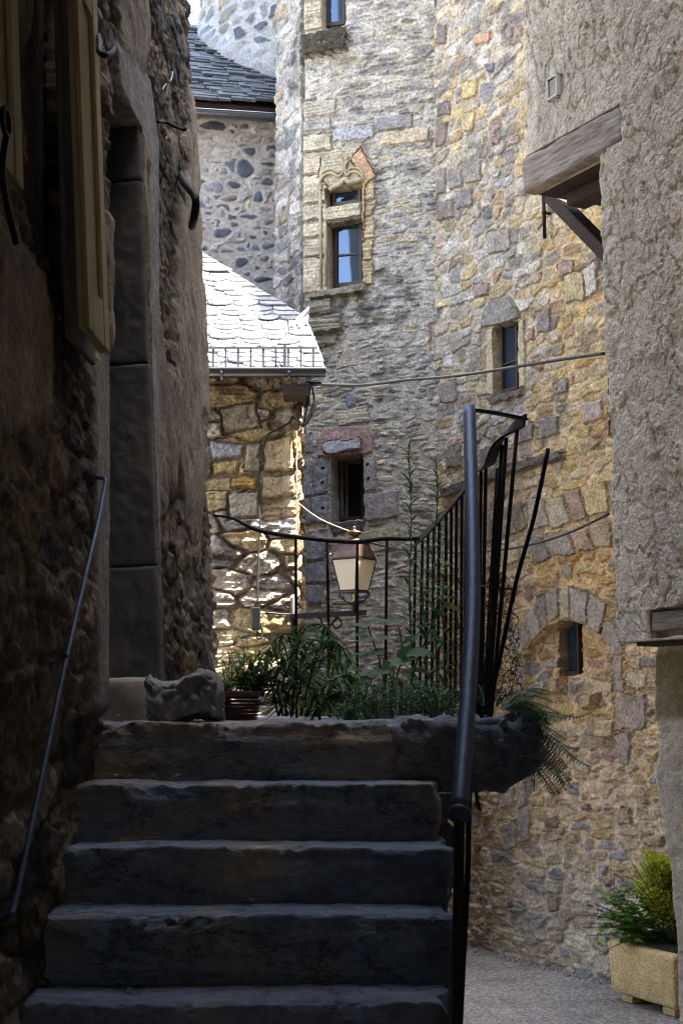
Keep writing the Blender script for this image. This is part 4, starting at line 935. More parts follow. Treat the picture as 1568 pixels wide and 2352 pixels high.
mb = MB(); mb.bx(PL, sNear - 4, sEnd, 5.5, 12, -1.8, -.35); mb.bx(PL, sNear - 4, sEnd, 6.41, 12, -.34, 0); mb.bx(PL, sNear - 4, sEnd, 0, 5.5, -1.8, -.6); mb.bx(PL, sNear - 4, sNear - .01, 0, 6.4, -.6, 0); mb.bx(PL, sNear - 4, sEnd, -.02, .05, -.6, -.33)  # unseen house mass, height raised to darken the alley
mb.build('house_core', M_lime, left)
# far jamb of the doorway, standing square to the passage
sJ = PL.st(334, 1000)[0]
PLx = Matrix.Identity(4)
for i in range(3): PLx[i][0] = PL.U[i]; PLx[i][1] = PL.V[i]; PLx[i][2] = PL.N[i]; PLx[i][3] = PL.O[i]
tB = PL.st(334, 1650)[1]; jT = PL.st(334, 362)[1]
z = tB
for i, hh in enumerate((.55, .75, .7, .5, .45)):
    z1 = min(z + hh, jT + .12)
    if z1 - z > .05: rough_box('door_jamb', M_jamb, left, (sJ - .004, z + .001, -.42), (sJ + .12, z1 - .001, .022), .010, .009, .008, 7, 80 + i, xf=PLx, fine=.5)
    z = z1
sK = PL.st(246, 1600, -.1)[0]
rough_box('door_sill', M_lime, left, (sK + .02, tB - .05, -.34), (sJ + .1, PL.st(334, 1556)[1], .035), .02, .03, .012, 6, 90, xf=PLx)
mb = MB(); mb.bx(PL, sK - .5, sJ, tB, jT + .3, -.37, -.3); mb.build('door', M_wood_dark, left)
# shutters
def shutter(name, pxs, n0, n1, ybot, mat, panel):
    s0 = PL.st(pxs[0], 700, n1)[0]; s1 = PL.st(pxs[1], 700, n1)[0]; t0 = PL.st(pxs[1], ybot, n1)[1]; t1 = t0 + 2.0
    m = MB(); m.bx(PL, s0, s1, t0, t1, n0, n1); o_ = m.build(name, mat, left, bevel=.004)
    if panel:
        m = MB(); w_ = .07
        m.bx(PL, s0, s0 + w_, t0, t1, n1 + .001, n1 + .014); m.bx(PL, s1 - w_, s1, t0, t1, n1 + .001, n1 + .014)
        for tt in (t0, t0 + .95, t1 - .12): m.bx(PL, s0 + w_ + .001, s1 - w_ - .001, tt, tt + .13, n1 + .001, n1 + .012)
        m.build('shutter_frame', mat, o_, bevel=.003)
    return o_
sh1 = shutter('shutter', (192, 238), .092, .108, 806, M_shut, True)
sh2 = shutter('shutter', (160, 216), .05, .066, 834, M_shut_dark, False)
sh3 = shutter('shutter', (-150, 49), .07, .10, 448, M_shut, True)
m = MB(); m.bx(PL, PL.st(128, 470)[0], PL.st(160, 470)[0], PL.st(145, 495)[1], PL.st(145, 462)[1], -.02, .06); m.build('shutter_catch', M_wood_grey, left, bevel=.006)
def onL(x, y, n=.05): return PL.px(x, y, n)
m = MB(); m.tube(smoothpts([onL(226, 82, .12), onL(229, 100, .14), onL(228, 118, .17), onL(240, 127, .2), onL(256, 122, .2), onL(262, 112, .18)]), .008, 8); m.build('shutter_hook', M_iron, left, smooth=True)
m = MB(); c = onL(14, 280, .13); m.tube([c + PL.U * .028 * math.cos(a_) + PL.V * .028 * math.sin(a_) for a_ in np.linspace(0, 6.28, 16)], .006, 6); m.tube(smoothpts([c - PL.V * .03, c - PL.V * .12 - PL.N * .01, c - PL.V * .24 + PL.U * .06]), .007, 6); m.build('shutter_ring', M_iron, left, smooth=True)
m = MB(); m.tube(smoothpts([onL(404, 376, .01), onL(416, 405, .03), onL(432, 430, .12), onL(447, 450, .16), onL(450, 470, .165), onL(446, 500, .15), onL(441, 520, .12)]), .017, 8); o = m.build('bent_bar', M_iron, smooth=True); tag(o, 'bent dark iron bar jutting from the corner of the left house', 'iron bar')
m = MB(); m.tube(smoothpts([onL(362, 280, .02), onL(385, 282, .05), onL(405, 292, .1), onL(424, 298, .16), onL(427, 290, .16)]), .007, 6); o = m.build('wall_hook', M_iron, smooth=True); tag(o, 'thin curled iron hook on the dark left wall above the bent bar', 'hook')
m = MB(); m.tube(smoothpts([onL(397, 165, .06), onL(392, 185, .07), onL(380, 195, .05), onL(374, 205, .07), onL(368, 222, .05)]), .004, 5); o = m.build('loose_wire', M_galv, smooth=True); tag(o, 'short pale loose wire curling on the upper left wall', 'wire')
# thin handrail along the left wall
hr = thing('wall_handrail', tuple(onL(60, 1950, .06)), 'thin iron handrail sloping along the left wall beside the steps', 'handrail')
m = MB(); m.tube(smoothpts([onL(212, 1096, -.02), onL(232, 1097, .05), onL(243, 1104, .07), onL(240, 1125, .07), onL(226, 1200, .07), onL(200, 1310, .07), onL(155, 1505, .07), onL(110, 1720, .07), onL(62, 1950, .07), onL(34, 2080, .07), onL(20, 2104, .06), onL(-6, 2113, .0)]), .0065, 8); m.build('rail', M_rail, hr, smooth=True)
m = MB(); m.tube([onL(152, 1508, .07), onL(152, 1508, -.03)], .006, 6); m.build('rail_bracket', M_iron, hr)
# unseen cover and back wall, added to darken the foot of the stair
mb = MB(); mb.box((-2.5, -6, 3.75), (3.4, 4.05, 4.2)); mb.box((-2.5, -6, 4.2), (3.4, 3.0, 9)); mb.box((1.75, -6, 0), (2.4, 3.6, 3.74)); mb.box((-2.5, -6.4, 2.3), (3.4, -6.01, 9)); mb.box((-2.5, -6.4, 0), (-.25, -6.01, 2.29)); mb.box((.65, -6.4, 0), (3.4, -6.01, 2.29)); mb.box((-2.5, -6, 0), (-2.2, 0, 3.74))
mb.build('unseen_shade_cover', M_lime, left)

# ------------------------------------------------------------------ stone stair
stair = thing('stone_staircase', (-.2, 4.2, 0), 'worn dark stone steps climbing to a landing in deep shade', 'staircase')
xL = -.95
fr = [(4.50, 1655), (4.28, 1797), (4.06, 1945), (3.84, 2100), (3.60, 2312)]
tops = [P(600, vy, y)[2] for y, vy in fr]
xr = [P(1235, 1700, 4.5)[0], P(997, 1800, 4.28)[0], P(1022, 1990, 4.06)[0], P(1042, 2180, 3.84)[0], P(1016, 2330, 3.6)[0]]
lv = [(fr[i][0], tops[i], xr[i]) for i in range(5)]
y, z = fr[-1][0], tops[-1]
while z > .2:
    y -= .235; z -= .163; lv.append((y, z, .27))
def step_warp(sd):
    def f_(p):
        # worn hollow in the tread and a wavering nose
        q = p.copy(); q[:, 2] += .014 * (fbm(p[:, 0] * 1.6 + sd, p[:, 0] * 0 + sd, sd, 3) - .5) * 2
        q[:, 1] += .016 * (fbm(p[:, 0] * 2 + sd * 3, p[:, 2] * 3, sd + 40, 3) - .5) * 2
        ft = sst(.06, .0, p[:, 1] - p[:, 1].min()) * sst(.07, .0, p[:, 2].max() - p[:, 2])
        ch = sst(.52, .62, fbm(p[:, 0] * 7 + sd * 5, p[:, 2] * 9, sd + 60, 4)) * .011 + sst(.5, .55, fbm(p[:, 0] * 26 + sd, p[:, 2] * 26 + p[:, 1] * 26, sd + 61, 3)) * .007
        q[:, 1] += ft * ch; q[:, 2] -= ft * ch * .7
        lay = (fbm(p[:, 0] * 2.5 + sd, p[:, 2] * 34, sd + 62, 3) - .5) * .011 * sst(.2, .1, p[:, 1] - p[:, 1].min()); q[:, 1] += lay
        e = sst(.14, .0, p[:, 0].max() - p[:, 0]); q[:, 0] += .035 * e * (fbm(p[:, 2] * 9, p[:, 1] * 9, sd + 90, 3) - .5) * 2
        return q
    return f_
for i, (y, z, x1) in enumerate(lv[1:], 1):
    zb = lv[i + 1][1] - .015 if i + 1 < len(lv) else 0
    if i < 6:
        rough_box('step', M_step, stair, (xL, y, zb), (x1, y + .42, z), .0085, .007, .007, 6, 100 + i, warp=step_warp(i * 1.7), fine=.5)
    else:
        rough_box('step', M_step, stair, (xL, y, zb), (x1, y + .42, z), .03, .022, .01, 5, 100 + i)
xs = P(914, 1700, 4.5)[0]
rough_box('landing_edge', M_step, stair, (xL, 4.5, tops[1] - .01), (xs - .003, 4.95, LZ), .0085, .007, .009, 5, 201, warp=step_warp(2.2))
def slab_warp(p):
    q = p.copy(); e = sst(.34, .0, p[:, 0].max() - p[:, 0]); q[:, 2] += .09 * sst(.15, 0, p[:, 0].max() - p[:, 0]) * np.clip((LZ - .1 - p[:, 2]) / .15, 0, 1) + .03 * (fbm(p[:, 0] * 5, p[:, 1] * 3, 31, 3) - .5) * e * 2
    q[:, 1] += .03 * (fbm(p[:, 0] * 5, p[:, 2] * 8, 33, 3) - .5) * 2; return q
rough_box('landing_slab', M_step, stair, (xs + .003, 4.5, LZ - .2), (xr[0], 7.2, LZ - .01), .012, .018, .03, 8, 203, warp=slab_warp, fine=.9)
rough_box('landing_floor', M_step, stair, (xL, 4.952, LZ - .2), (xs - .003, 7.25, LZ - .012), .03, .01, .008, 4, 204)
rough_box('landing_chip', M_step, stair, (xs + .01, 4.485, LZ - .035), (xs + .17, 4.7, LZ + .004), .012, .012, .008, 9, 205); rough_box('landing_chip', M_step, stair, (xs + .19, 4.49, LZ - .03), (xs + .30, 4.7, LZ + .006), .012, .012, .008, 9, 206)
def supp_field(S, T):
    h, c = masonry(S, T, 81, .26, .12, [((.16, .145, .13), 4), ((.2, .17, .13), 3), ((.11, .11, .12), 2)], (.1, .085, .07), .01, .03, .02, .02); return h, c
PS = Plane((.28, 7.1, 0), (0, -1, 0))
# side wall under the landing and the flight, facing the street
PS = Plane((.30, 4.4, 0), (0, 1, 0)); sheet('support_wall', PS, 0, 2.75, 0, LZ - .205, .02, supp_field, M_dark, stair, .25)
mb = MB(); mb.box((xL, 4.72, 0), (.04, 7.2, LZ - .21)); mb.box((xL, 4.0, 0), (.22, 4.71, tops[2] - .2)); mb.box((xL, 3.4, 0), (.2, 4.0, tops[4] - .05)); mb.build('stair_core', M_lime, stair)

# ------------------------------------------------------------------ iron railing of stair and landing
rail = thing('iron_railing', tuple(P(1100, 1600, 5.0)), 'dark iron railing with a tubular handrail up the steps and bent balusters round the landing', 'railing')
hp_ = [P(1077, 940, 4.50), P(1085, 1380, 3.78), P(1055, 1866, 3.17)]
m = MB(); m.tube(smoothpts(hp_, 14), .019, 20); m.build('handrail', M_rail, rail, smooth=True)
m = MB(); d_ = (hp_[-1] - hp_[-2]); d_ /= np.linalg.norm(d_); m.tube([hp_[-1] - d_ * .0, hp_[-1] + d_ * .008], .0245, 20); m.build('handrail_collar', M_rail, rail, smooth=False)
for k, (x, yv, yd) in enumerate(((1079, 1056, 4.31), (1083, 1285, 3.92), (1085, 1510, 3.6), (1080, 1768, 3.27))):
    pass
def stepz(y): 
    for (yy, zz, _) in lv:
        if y >= yy: return zz
    return 0
m = MB(); a = P(1054, 1870, 3.18); b = P(1049, 2360, 3.14); b2 = a + (b - a) * (a[2] - .45) / (a[2] - b[2]); m.ribbon([a, b2], [(1, .2, 0)] * 2, .019, .016); m.build('newel_post', M_iron, rail)
m = MB(); a = P(1081, 1500, 3.63); b = P(1074, 2000, 3.4); b2 = P(1052, 2420, 3.25); m.tube([a, b, b2, P(1050, 2600, 3.2)], .0065, 8); m.build('baluster', M_iron, rail)
# top bar and flat guard rail that twists round the corner
rp = [(1086, 942, 4.5), (1120, 946, 4.56), (1170, 955, 4.66), (1203, 963, 4.74)]
m = MB(); m.ribbon([P(*p) for p in rp], [(0, 1, .1)] * 4, .03, .008); m.build('corner_bar', M_iron, rail)
rp = [(1205, 965, 4.75), (1188, 975, 4.80), (1168, 988, 4.86), (1150, 1006, 4.92), (1138, 1026, 4.98), (1129, 1050, 5.05), (1122, 1068, 5.14), (1112, 1074, 5.3), (1104, 1072, 5.5), (1090, 1090, 5.62), (1066, 1124, 5.8), (1040, 1158, 6.0), (1010, 1192, 6.25), (985, 1218, 6.5), (962, 1240, 6.72)]
sd = [(0, .6, .8)] * 2 + [(.55, 0, .85), (.75, 0, .65), (.85, 0, .5), (.9, 0, .4), (.9, .1, .4), (.8, .2, .5), (.6, .1, .8), (.5, .2, .9), (.4, .2, .9), (.4, .2, .8), (.3, .3, .7), (.2, .4, .6), (.1, .5, .4)]
m = MB(); m.ribbon(smoothpts([P(*p) for p in rp], 4), smoothpts(sd, 4), .042, .008); m.build('guard_rail', M_iron, rail)
m = MB(); m.tube(smoothpts([P(*p) for p in ((968, 1236, 6.7), (930, 1238, 6.72), (888, 1237, 6.72), (850, 1241, 6.72), (815, 1245, 6.72), (780, 1243, 6.72), (748, 1241, 6.72), (700, 1236, 6.72), (660, 1231, 6.74), (620, 1224, 6.76), (590, 1217, 6.78), (565, 1206, 6.8), (545, 1195, 6.82), (525, 1188, 6.85), (490, 1184, 6.9))], 4), [.010] * 40 + [.010 - .0045 * min(1, k / 12) for k in range(17)], 8); m.build('guard_rail', M_iron, rail, smooth=True)
def bal(t, b, y, r=.0075, mid=None, y2=None):
    a_ = P(*t, y); b_ = P(*b, y2 or y); b_[2] = min(b_[2], LZ - .02) if b[1] > 1590 else b_[2]
    pts = [a_, b_] if not mid else [a_, P(*mid, y), b_]
    m = MB(); m.tube(smoothpts(pts, 4), r, 8); m.build('baluster', M_iron, rail, smooth=True)
for t_, b_, y_ in (((1187, 984), (1124, 1612), 4.80), ((1162, 1006), (1118, 1612), 4.88), ((1152, 1022), (1113, 1614), 4.94), ((1142, 1076), (1108, 1614), 5.06), ((1115, 1076), (1104, 1614), 5.26), ((1104, 1076), (1098, 1614), 5.46),
                   ((1094, 1090), (1092, 1620), 5.62), ((1070, 1122), (1066, 1625), 5.78), ((1060, 1135), (1058, 1625), 5.86), ((1048, 1150), (1044, 1625), 5.94), ((1036, 1166), (1033, 1625), 6.04), ((1024, 1178), (1022, 1630), 6.15),
                   ((1008, 1196), (1004, 1630), 6.28), ((996, 1208), (990, 1632), 6.4), ((983, 1222), (976, 1632), 6.52), ((970, 1234), (962, 1634), 6.64), ((954, 1238), (947, 1636), 6.72),
                   ((888, 1238), (884, 1640), 6.72), ((820, 1245), (820, 1640), 6.72), ((751, 1241), (758, 1640), 6.72), ((679, 1234), (681, 1640), 6.73)):
    bal(t_, b_, y_, .0066)
m = MB(); m.tube(smoothpts([P(1258, 1030, 4.7), P(1225, 1190, 4.72), P(1186, 1330, 4.76), P(1150, 1500, 4.8), P(1124, 1612, 4.82)], 4), .007, 8); m.build('bent_baluster', M_iron, rail, smooth=True)
m = MB(); m.tube([P(1146, 1351, 4.95), P(1183, 1353, 4.77)], .0045, 6); m.tube([P(1100, 1345, 5.3), P(1146, 1351, 4.95)], .0045, 6); m.build('tie_wire', M_iron, rail)

# torn wire netting
m = MB()
def net(a0, a1, b0, b1, nu, nv_, fade):
    pt = {}
    for i in range(nu + 1):
        for j in range(nv_ + 1):
            u = (i + (.5 if j % 2 else 0)) / (nu + .5); v = j / nv_; A = a0 + (a1 - a0) * v; B = b0 + (b1 - b0) * v
            p = A + (B - A) * u; p = p + np.array([rnd.gauss(0, .006), .05 * math.sin(u * 9 + v * 7) + rnd.gauss(0, .008), rnd.gauss(0, .006)]); pt[i, j] = p
    for (i, j), p in pt.items():
        if j == nv_: continue
        for q in ((i, j + 1), (i + 1, j + 1) if j % 2 else (i - 1, j + 1)):
            if q in pt and rnd.random() > .10 + fade * (1 - j / nv_):
                mid = (p + pt[q]) / 2 + np.array([rnd.gauss(0, .004), rnd.gauss(0, .006), rnd.gauss(0, .003)]); m.tube([p, mid, pt[q]], .0011, 4, cap=False)
net(P(1122, 1310, 5.0), P(1098, 1612, 5.0), P(1172, 1320, 4.82), P(1206, 1620, 4.80), 13, 34, .3)
net(P(1052, 1300, 5.9), P(1020, 1612, 5.9), P(1100, 1345, 5.3), P(1088, 1612, 5.3), 9, 30, .35)
o = m.build('wire_netting', M_iron); tag(o, 'torn dark wire netting tangled low between the bent balusters', 'netting')

# ------------------------------------------------------------------ things standing on the landing
def twist(sx, sy):
    def f_(p):
        q = p.copy(); c = p.mean(0); q[:, 2] += .018 * np.sin((p[:, 0] - c[0]) * 30) ; return q
    return f_
a = P(345, 1655, 4.72); b = P(508, 1560, 4.72)
o = rough_box('broken_block', M_rock, None, (a[0], 4.6, LZ - .004), (b[0], 4.84, b[2]), .0080, .022, .026, 11, 300, warp=twist(0, 0), fine=.75); tag(o, 'rough grey broken masonry lump resting on the landing by the doorway', 'stone')
# terracotta coloured trough
tp = thing('plastic_planter', tuple(P(560, 1645, 5.6)), 'long maroon ribbed plastic planter on the landing behind the grey stone lump', 'planter')
x0, x1 = P(470, 1600, 5.5)[0], P(596, 1600, 5.5)[0]; zt = P(560, 1592, 5.5)[2]
m = MB(); z = LZ - .01; pts = []
nr = 6
for k in range(nr):
    za, zb_ = LZ - .01 + (zt - LZ - .012) * k / nr, LZ - .01 + (zt - LZ - .012) * (k + 1) / nr; g_ = .015 * (1 - k / nr)
    m.box((x0 + g_, 5.5 + g_, za + .003), (x1 - g_, 5.68 - g_, zb_ - .001)); m.box((x0 + g_ + .004, 5.504 + g_, za), (x1 - g_ - .004, 5.676 - g_, za + .003))
m.build('planter_box', M_terra, tp, bevel=.002)
m = MB()
for bxx in (((x0 - .008, 5.49, zt - .012), (x1 + .008, 5.51, zt + .006)), ((x0 - .008, 5.67, zt - .012), (x1 + .008, 5.69, zt + .006)), ((x0 - .008, 5.511, zt - .012), (x0 + .012, 5.669, zt + .006)), ((x1 - .012, 5.511, zt - .012), (x1 + .008, 5.669, zt + .006))): m.box(*bxx)
m.build('rim', M_terra, tp, bevel=.002)
m = MB(); m.box((x0 + .013, 5.512, zt - .02), (x1 - .013, 5.668, zt - .008)); m.build('soil', M_soil, tp)
tp2 = thing('plastic_planter', tuple(P(500, 1640, 6.1)), 'second maroon planter showing a corner between the stone lump and its bright plant', 'planter')
m = MB(); x0b, x1b = P(440, 1600, 6.0)[0], P(523, 1600, 6.0)[0]; ztb = P(510, 1570, 6.0)[2]
m.box((x0b, 6.0, LZ - .01), (x1b, 6.2, ztb - .02)); m.build('planter_box', M_terra, tp2, bevel=.004); m = MB(); m.box((x0b - .008, 5.99, ztb - .019), (x1b + .008, 6.21, ztb)); m.build('rim', M_terra, tp2, bevel=.003)
# leaning plank
m = MB(); a = P(418, 1372, 7.05); b = P(490, 1580, 6.6); b[2] = LZ; m.ribbon([a, b], [(.75, -.35, .3)] * 2, .12, .025); o = m.build('leaning_plank', M_wood_dark, bevel=.004); tag(o, 'old grey plank leaning against the end of the dark left wall', 'plank')

# ------------------------------------------------------------------ plants
def leaf(m, b, d, ln, wd, droop=.5, nseg=3, up=(0, 0, 1), fold=.12):
    b = np.array(b, float); d = np.array(d, float); d /= np.linalg.norm(d); up = np.array(up, float)
    sdv = np.cross(d, up); k = np.linalg.norm(sdv); sdv = sdv / k if k > 1e-3 else np.array([1., 0, 0])
    prof = (.18, .85, 1.0, .62, .06) if nseg >= 4 else ((.2, 1.0, .75, .06) if nseg == 3 else (.25, 1.0, .08))
    i0 = len(m.v); p = b.copy(); dd = d.copy()
    for i in range(len(prof)):
        nrm = np.cross(sdv, dd); hw = wd * prof[i] / 2
        m.v += [tuple(p - sdv * hw + nrm * hw * fold * 2), tuple(p), tuple(p + sdv * hw + nrm * hw * fold * 2)]
        p = p + dd * ln / (len(prof) - 1); dd = dd + np.array([0, 0, -droop / len(prof)]); dd /= np.linalg.norm(dd)
    for i in range(len(prof) - 1):
        a_ = i0 + i * 3; m.f += [(a_, a_ + 1, a_ + 4, a_ + 3), (a_ + 1, a_ + 2, a_ + 5, a_ + 4)]
def plant(name, base, label, cat, stems, lf, group=None, sm=None):
    t_ = thing(name, tuple(base), label, cat, group)
    if stems.v: stems.build('stem', sm or M_stem, t_, smooth=True)
    for nm, m_, mt in lf:
        if m_.v: m_.build(nm, mt, t_, smooth=True)
    return t_
def rdir(z0=-.2, z1=.8):
    a_ = rnd.uniform(0, 2 * math.pi); z_ = rnd.uniform(z0, z1); return np.array([math.cos(a_), math.sin(a_), z_])
def along(pts, n):
    pts = [np.array(p) for p in pts]; L_ = [0]
    for i in range(len(pts) - 1): L_.append(L_[-1] + np.linalg.norm(pts[i + 1] - pts[i]))
    for k in range(n):
        t_ = L_[-1] * (k + .5) / n; i = max(j for j in range(len(L_)) if L_[j] <= t_); i = min(i, len(pts) - 2); f_ = (t_ - L_[i]) / max(1e-6, L_[i + 1] - L_[i])
        yield k / n, pts[i] + (pts[i + 1] - pts[i]) * f_, (pts[i + 1] - pts[i]) / (np.linalg.norm(pts[i + 1] - pts[i]) + 1e-9)
# tall weeds
def weed(pix, y, label, n, l0, w0, mat=M_leaf_dark, r=.004):
    pts = smoothpts([P(px_, py_, y) for px_, py_ in pix], 6); st = MB(); st.tube(pts, list(np.linspace(r, r * .4, len(pts))), 6); lm = MB(); a_ = rnd.random() * 6
    for f_, p, d in along(pts, n):
        a_ += 2.4; s_ = 1 - .45 * f_; dr = np.array([math.cos(a_), .6 * math.sin(a_), .35 + .3 * rnd.random()]); leaf(lm, p, dr, l0 * s_ * rnd.uniform(.75, 1.2), w0 * s_ * rnd.uniform(.8, 1.2), rnd.uniform(.6, 1.2), 3)
        if f_ > .82:
            for _ in range(3): leaf(lm, p, rdir(.3, 1.2), .018, .005, .2, 2)
    plant('tall_weed', pts[0], label, 'plant', st, [('foliage', lm, mat)], 'tall weeds by the railing')
weed([(948, 1640), (945, 1500), (940, 1350), (944, 1200), (938, 1025)], 6.0, 'tallest thin weed with narrow arching leaves in front of the tower', 120, .11, .017)
weed([(1004, 1640), (1000, 1480), (992, 1300), (1004, 1160), (1000, 1050)], 6.1, 'second tall thin weed rising through the railing corner', 105, .1, .016)
weed([(985, 1640), (978, 1520), (972, 1400), (966, 1330)], 5.8, 'short leafy weed between the two tall weeds', 55, .09, .02)
weed([(1020, 1640), (1020, 1500), (1016, 1370), (1024, 1290)], 5.7, 'leafy weed close against the right balusters behind the handrail', 48, .09, .022)
# broad leaves
st = MB(); lm = MB(); yb = 5.75
def bl_(x, y, ang, ln, wd, dep=.3, yy=None, dr=.5):
    p = P(x, y, yy or yb); leaf(lm, p, (math.cos(R(ang)), dep, math.sin(R(ang))), ln, wd, dr, 4, up=(0, -.55, .85))
for pix in ([(892, 1640), (880, 1560), (866, 1500), (848, 1450), (846, 1435)], [(905, 1640), (910, 1560), (925, 1500), (915, 1440)], [(930, 1640), (950, 1540), (985, 1450), (1005, 1385)]):
    st.tube(smoothpts([P(*q, yb) for q in pix], 5), .0035, 6)
for a_ in ((848, 1438, 170, .07, .03), (850, 1432, 15, .08, .035), (880, 1436, 20, .10, .035), (846, 1452, 190, .06, .03), (866, 1470, 175, .09, .03), (866, 1465, 0, .06, .03), (880, 1500, 185, .10, .035), (858, 1505, 170, .085, .03), (880, 1515, -60, .09, .05),
           (895, 1530, 25, .1, .055), (930, 1505, 10, .11, .07), (900, 1545, 175, .1, .045), (860, 1545, 185, .08, .04), (892, 1560, -30, .1, .06), (940, 1540, 0, .08, .035), (915, 1520, 60, .08, .05), (850, 1560, 160, .07, .03), (925, 1480, 40, .07, .03),
           (1010, 1388, -12, .085, .05), (1004, 1375, 15, .06, .025), (1000, 1350, 5, .07, .025), (985, 1440, 170, .06, .025), (830, 1540, 175, .07, .03), (820, 1575, 30, .08, .035), (960, 1560, 150, .07, .04)): bl_(*a_, dep=rnd.uniform(-.3, .3), yy=yb + rnd.uniform(-.05, .05))
plant('broad_leaved_plant', P(900, 1640, yb), 'young plant with broad oval leaves in the middle of the landing', 'plant', st, [('foliage', lm, M_leaf_dark)])
# dark arching shrub
st = MB(); lm = MB(); yb = 5.6
for pix in ([(672, 1645), (676, 1560), (686, 1480), (706, 1440), (740, 1436), (762, 1458), (772, 1490)], [(660, 1645), (650, 1570), (672, 1500), (690, 1470), (660, 1455), (632, 1470), (612, 1500)], [(690, 1645), (712, 1560), (728, 1500), (752, 1470), (782, 1484), (800, 1520)],
            [(640, 1645), (628, 1590), (640, 1540), (660, 1510), (640, 1500)], [(700, 1645), (735, 1590), (770, 1560), (800, 1550), (815, 1570)], [(668, 1645), (690, 1580), (690, 1530), (712, 1480), (732, 1470)], [(650, 1645), (640, 1600), (618, 1560), (605, 1548)], [(720, 1640), (760, 1600), (790, 1590), (812, 1600)], [(655, 1645), (662, 1590), (700, 1540), (748, 1510), (780, 1525)]):
    yy = yb + rnd.uniform(-.12, .12); pts = smoothpts([P(*q, yy) for q in pix], 6); st.tube(pts, list(np.linspace(.005, .002, len(pts))), 6)
    for f_, p, d in along(pts, 105):
        if f_ < .1: continue
        dr = rdir(-.9, .2) * np.array([1, .7, 1]) + d * .6; leaf(lm, p, dr, rnd.uniform(.055, .105), rnd.uniform(.009, .015), 1.3, 3)
plant('arching_shrub', P(680, 1645, yb), 'dark arching shrub with narrow hanging leaves in front of the far railing', 'shrub', st, [('foliage', lm, M_leaf_dark)])
# fine leaved bush along the landing edge
st = MB(); lm = MB()
for k in range(230):
    px_ = rnd.uniform(785, 1062); yy = rnd.uniform(4.95, 5.6); top = np.interp(px_, [785, 830, 880, 920, 980, 1020, 1062], [1590, 1566, 1552, 1545, 1568, 1558, 1585]) + rnd.uniform(0, 60)
    b_ = P(px_ + rnd.uniform(-12, 12), 1648, yy); b_[2] = LZ - .01; t_ = P(px_, top, yy); md = (b_ + t_) / 2 + np.array([rnd.gauss(0, .012), 0, 0]); pts = smoothpts([b_, md, t_], 3); st.tube(pts, .0012, 4)
    for f_, p, d in along(pts, 22): leaf(lm, p, rdir(-.2, .9), rnd.uniform(.012, .026), rnd.uniform(.006, .011), .3, 2)
plant('low_bush', P(920, 1645, 5.3), 'low dense fine leaved bush spreading along the landing edge', 'bush', st, [('foliage', lm, M_leaf_blue)])
# thin pale sprigs at the far side
st = MB(); lm = MB()
for k in range(60):
    px_ = rnd.uniform(690, 830); yy = rnd.uniform(6.1, 6.6); b_ = P(px_, 1640, yy); b_[2] = LZ; t_ = P(px_ + rnd.uniform(-25, 25), rnd.uniform(1520, 1610), yy); pts = smoothpts([b_, (b_ + t_) / 2 + np.array([rnd.gauss(0, .02), 0, .01]), t_], 4); st.tube(pts, .0013, 4)
    for f_, p, d in along(pts, 16): leaf(lm, p, rdir(0, .8), rnd.uniform(.02, .045), .007, .8, 2)
plant('pale_sprigs', P(760, 1640, 6.4), 'thin pale green sprigs growing along the far railing foot', 'plant', st, [('foliage', lm, M_leaf_mid)])
# bright plant in the maroon trough
st = MB(); lm = MB()
for k in range(34):
    px_ = rnd.uniform(512, 590); yy = rnd.uniform(5.54, 5.64) if px_ > 530 else rnd.uniform(6.02, 6.12); b_ = P(px_, 1600, yy); b_[2] = zt - .015; tx, ty = px_ + rnd.uniform(-25, 60), rnd.uniform(1488, 1560); t_ = P(tx, ty, yy); md = (b_ + t_) / 2 + np.array([rnd.gauss(0, .01), 0, .02])
    pts = smoothpts([b_, md, t_], 4); st.tube(pts, .002, 5)
    for f_, p, d in along(pts, 12):
        if f_ > .15: leaf(lm, p, rdir(-.3, .6) * np.array([1, .6, 1]), rnd.uniform(.04, .085), rnd.uniform(.01, .016), 1.2, 3)
for k in range(240): 
    p = P(rnd.uniform(516, 612), rnd.uniform(1560, 1596), rnd.uniform(5.52, 5.66)); leaf(lm, p, rdir(0, .8), rnd.uniform(.015, .03), .008, .4, 2)
plant('trough_plant', (x0 + .2, 5.6, zt), 'bright green leafy plant spilling from the maroon planter', 'plant', st, [('foliage', lm, M_leaf_lite)])
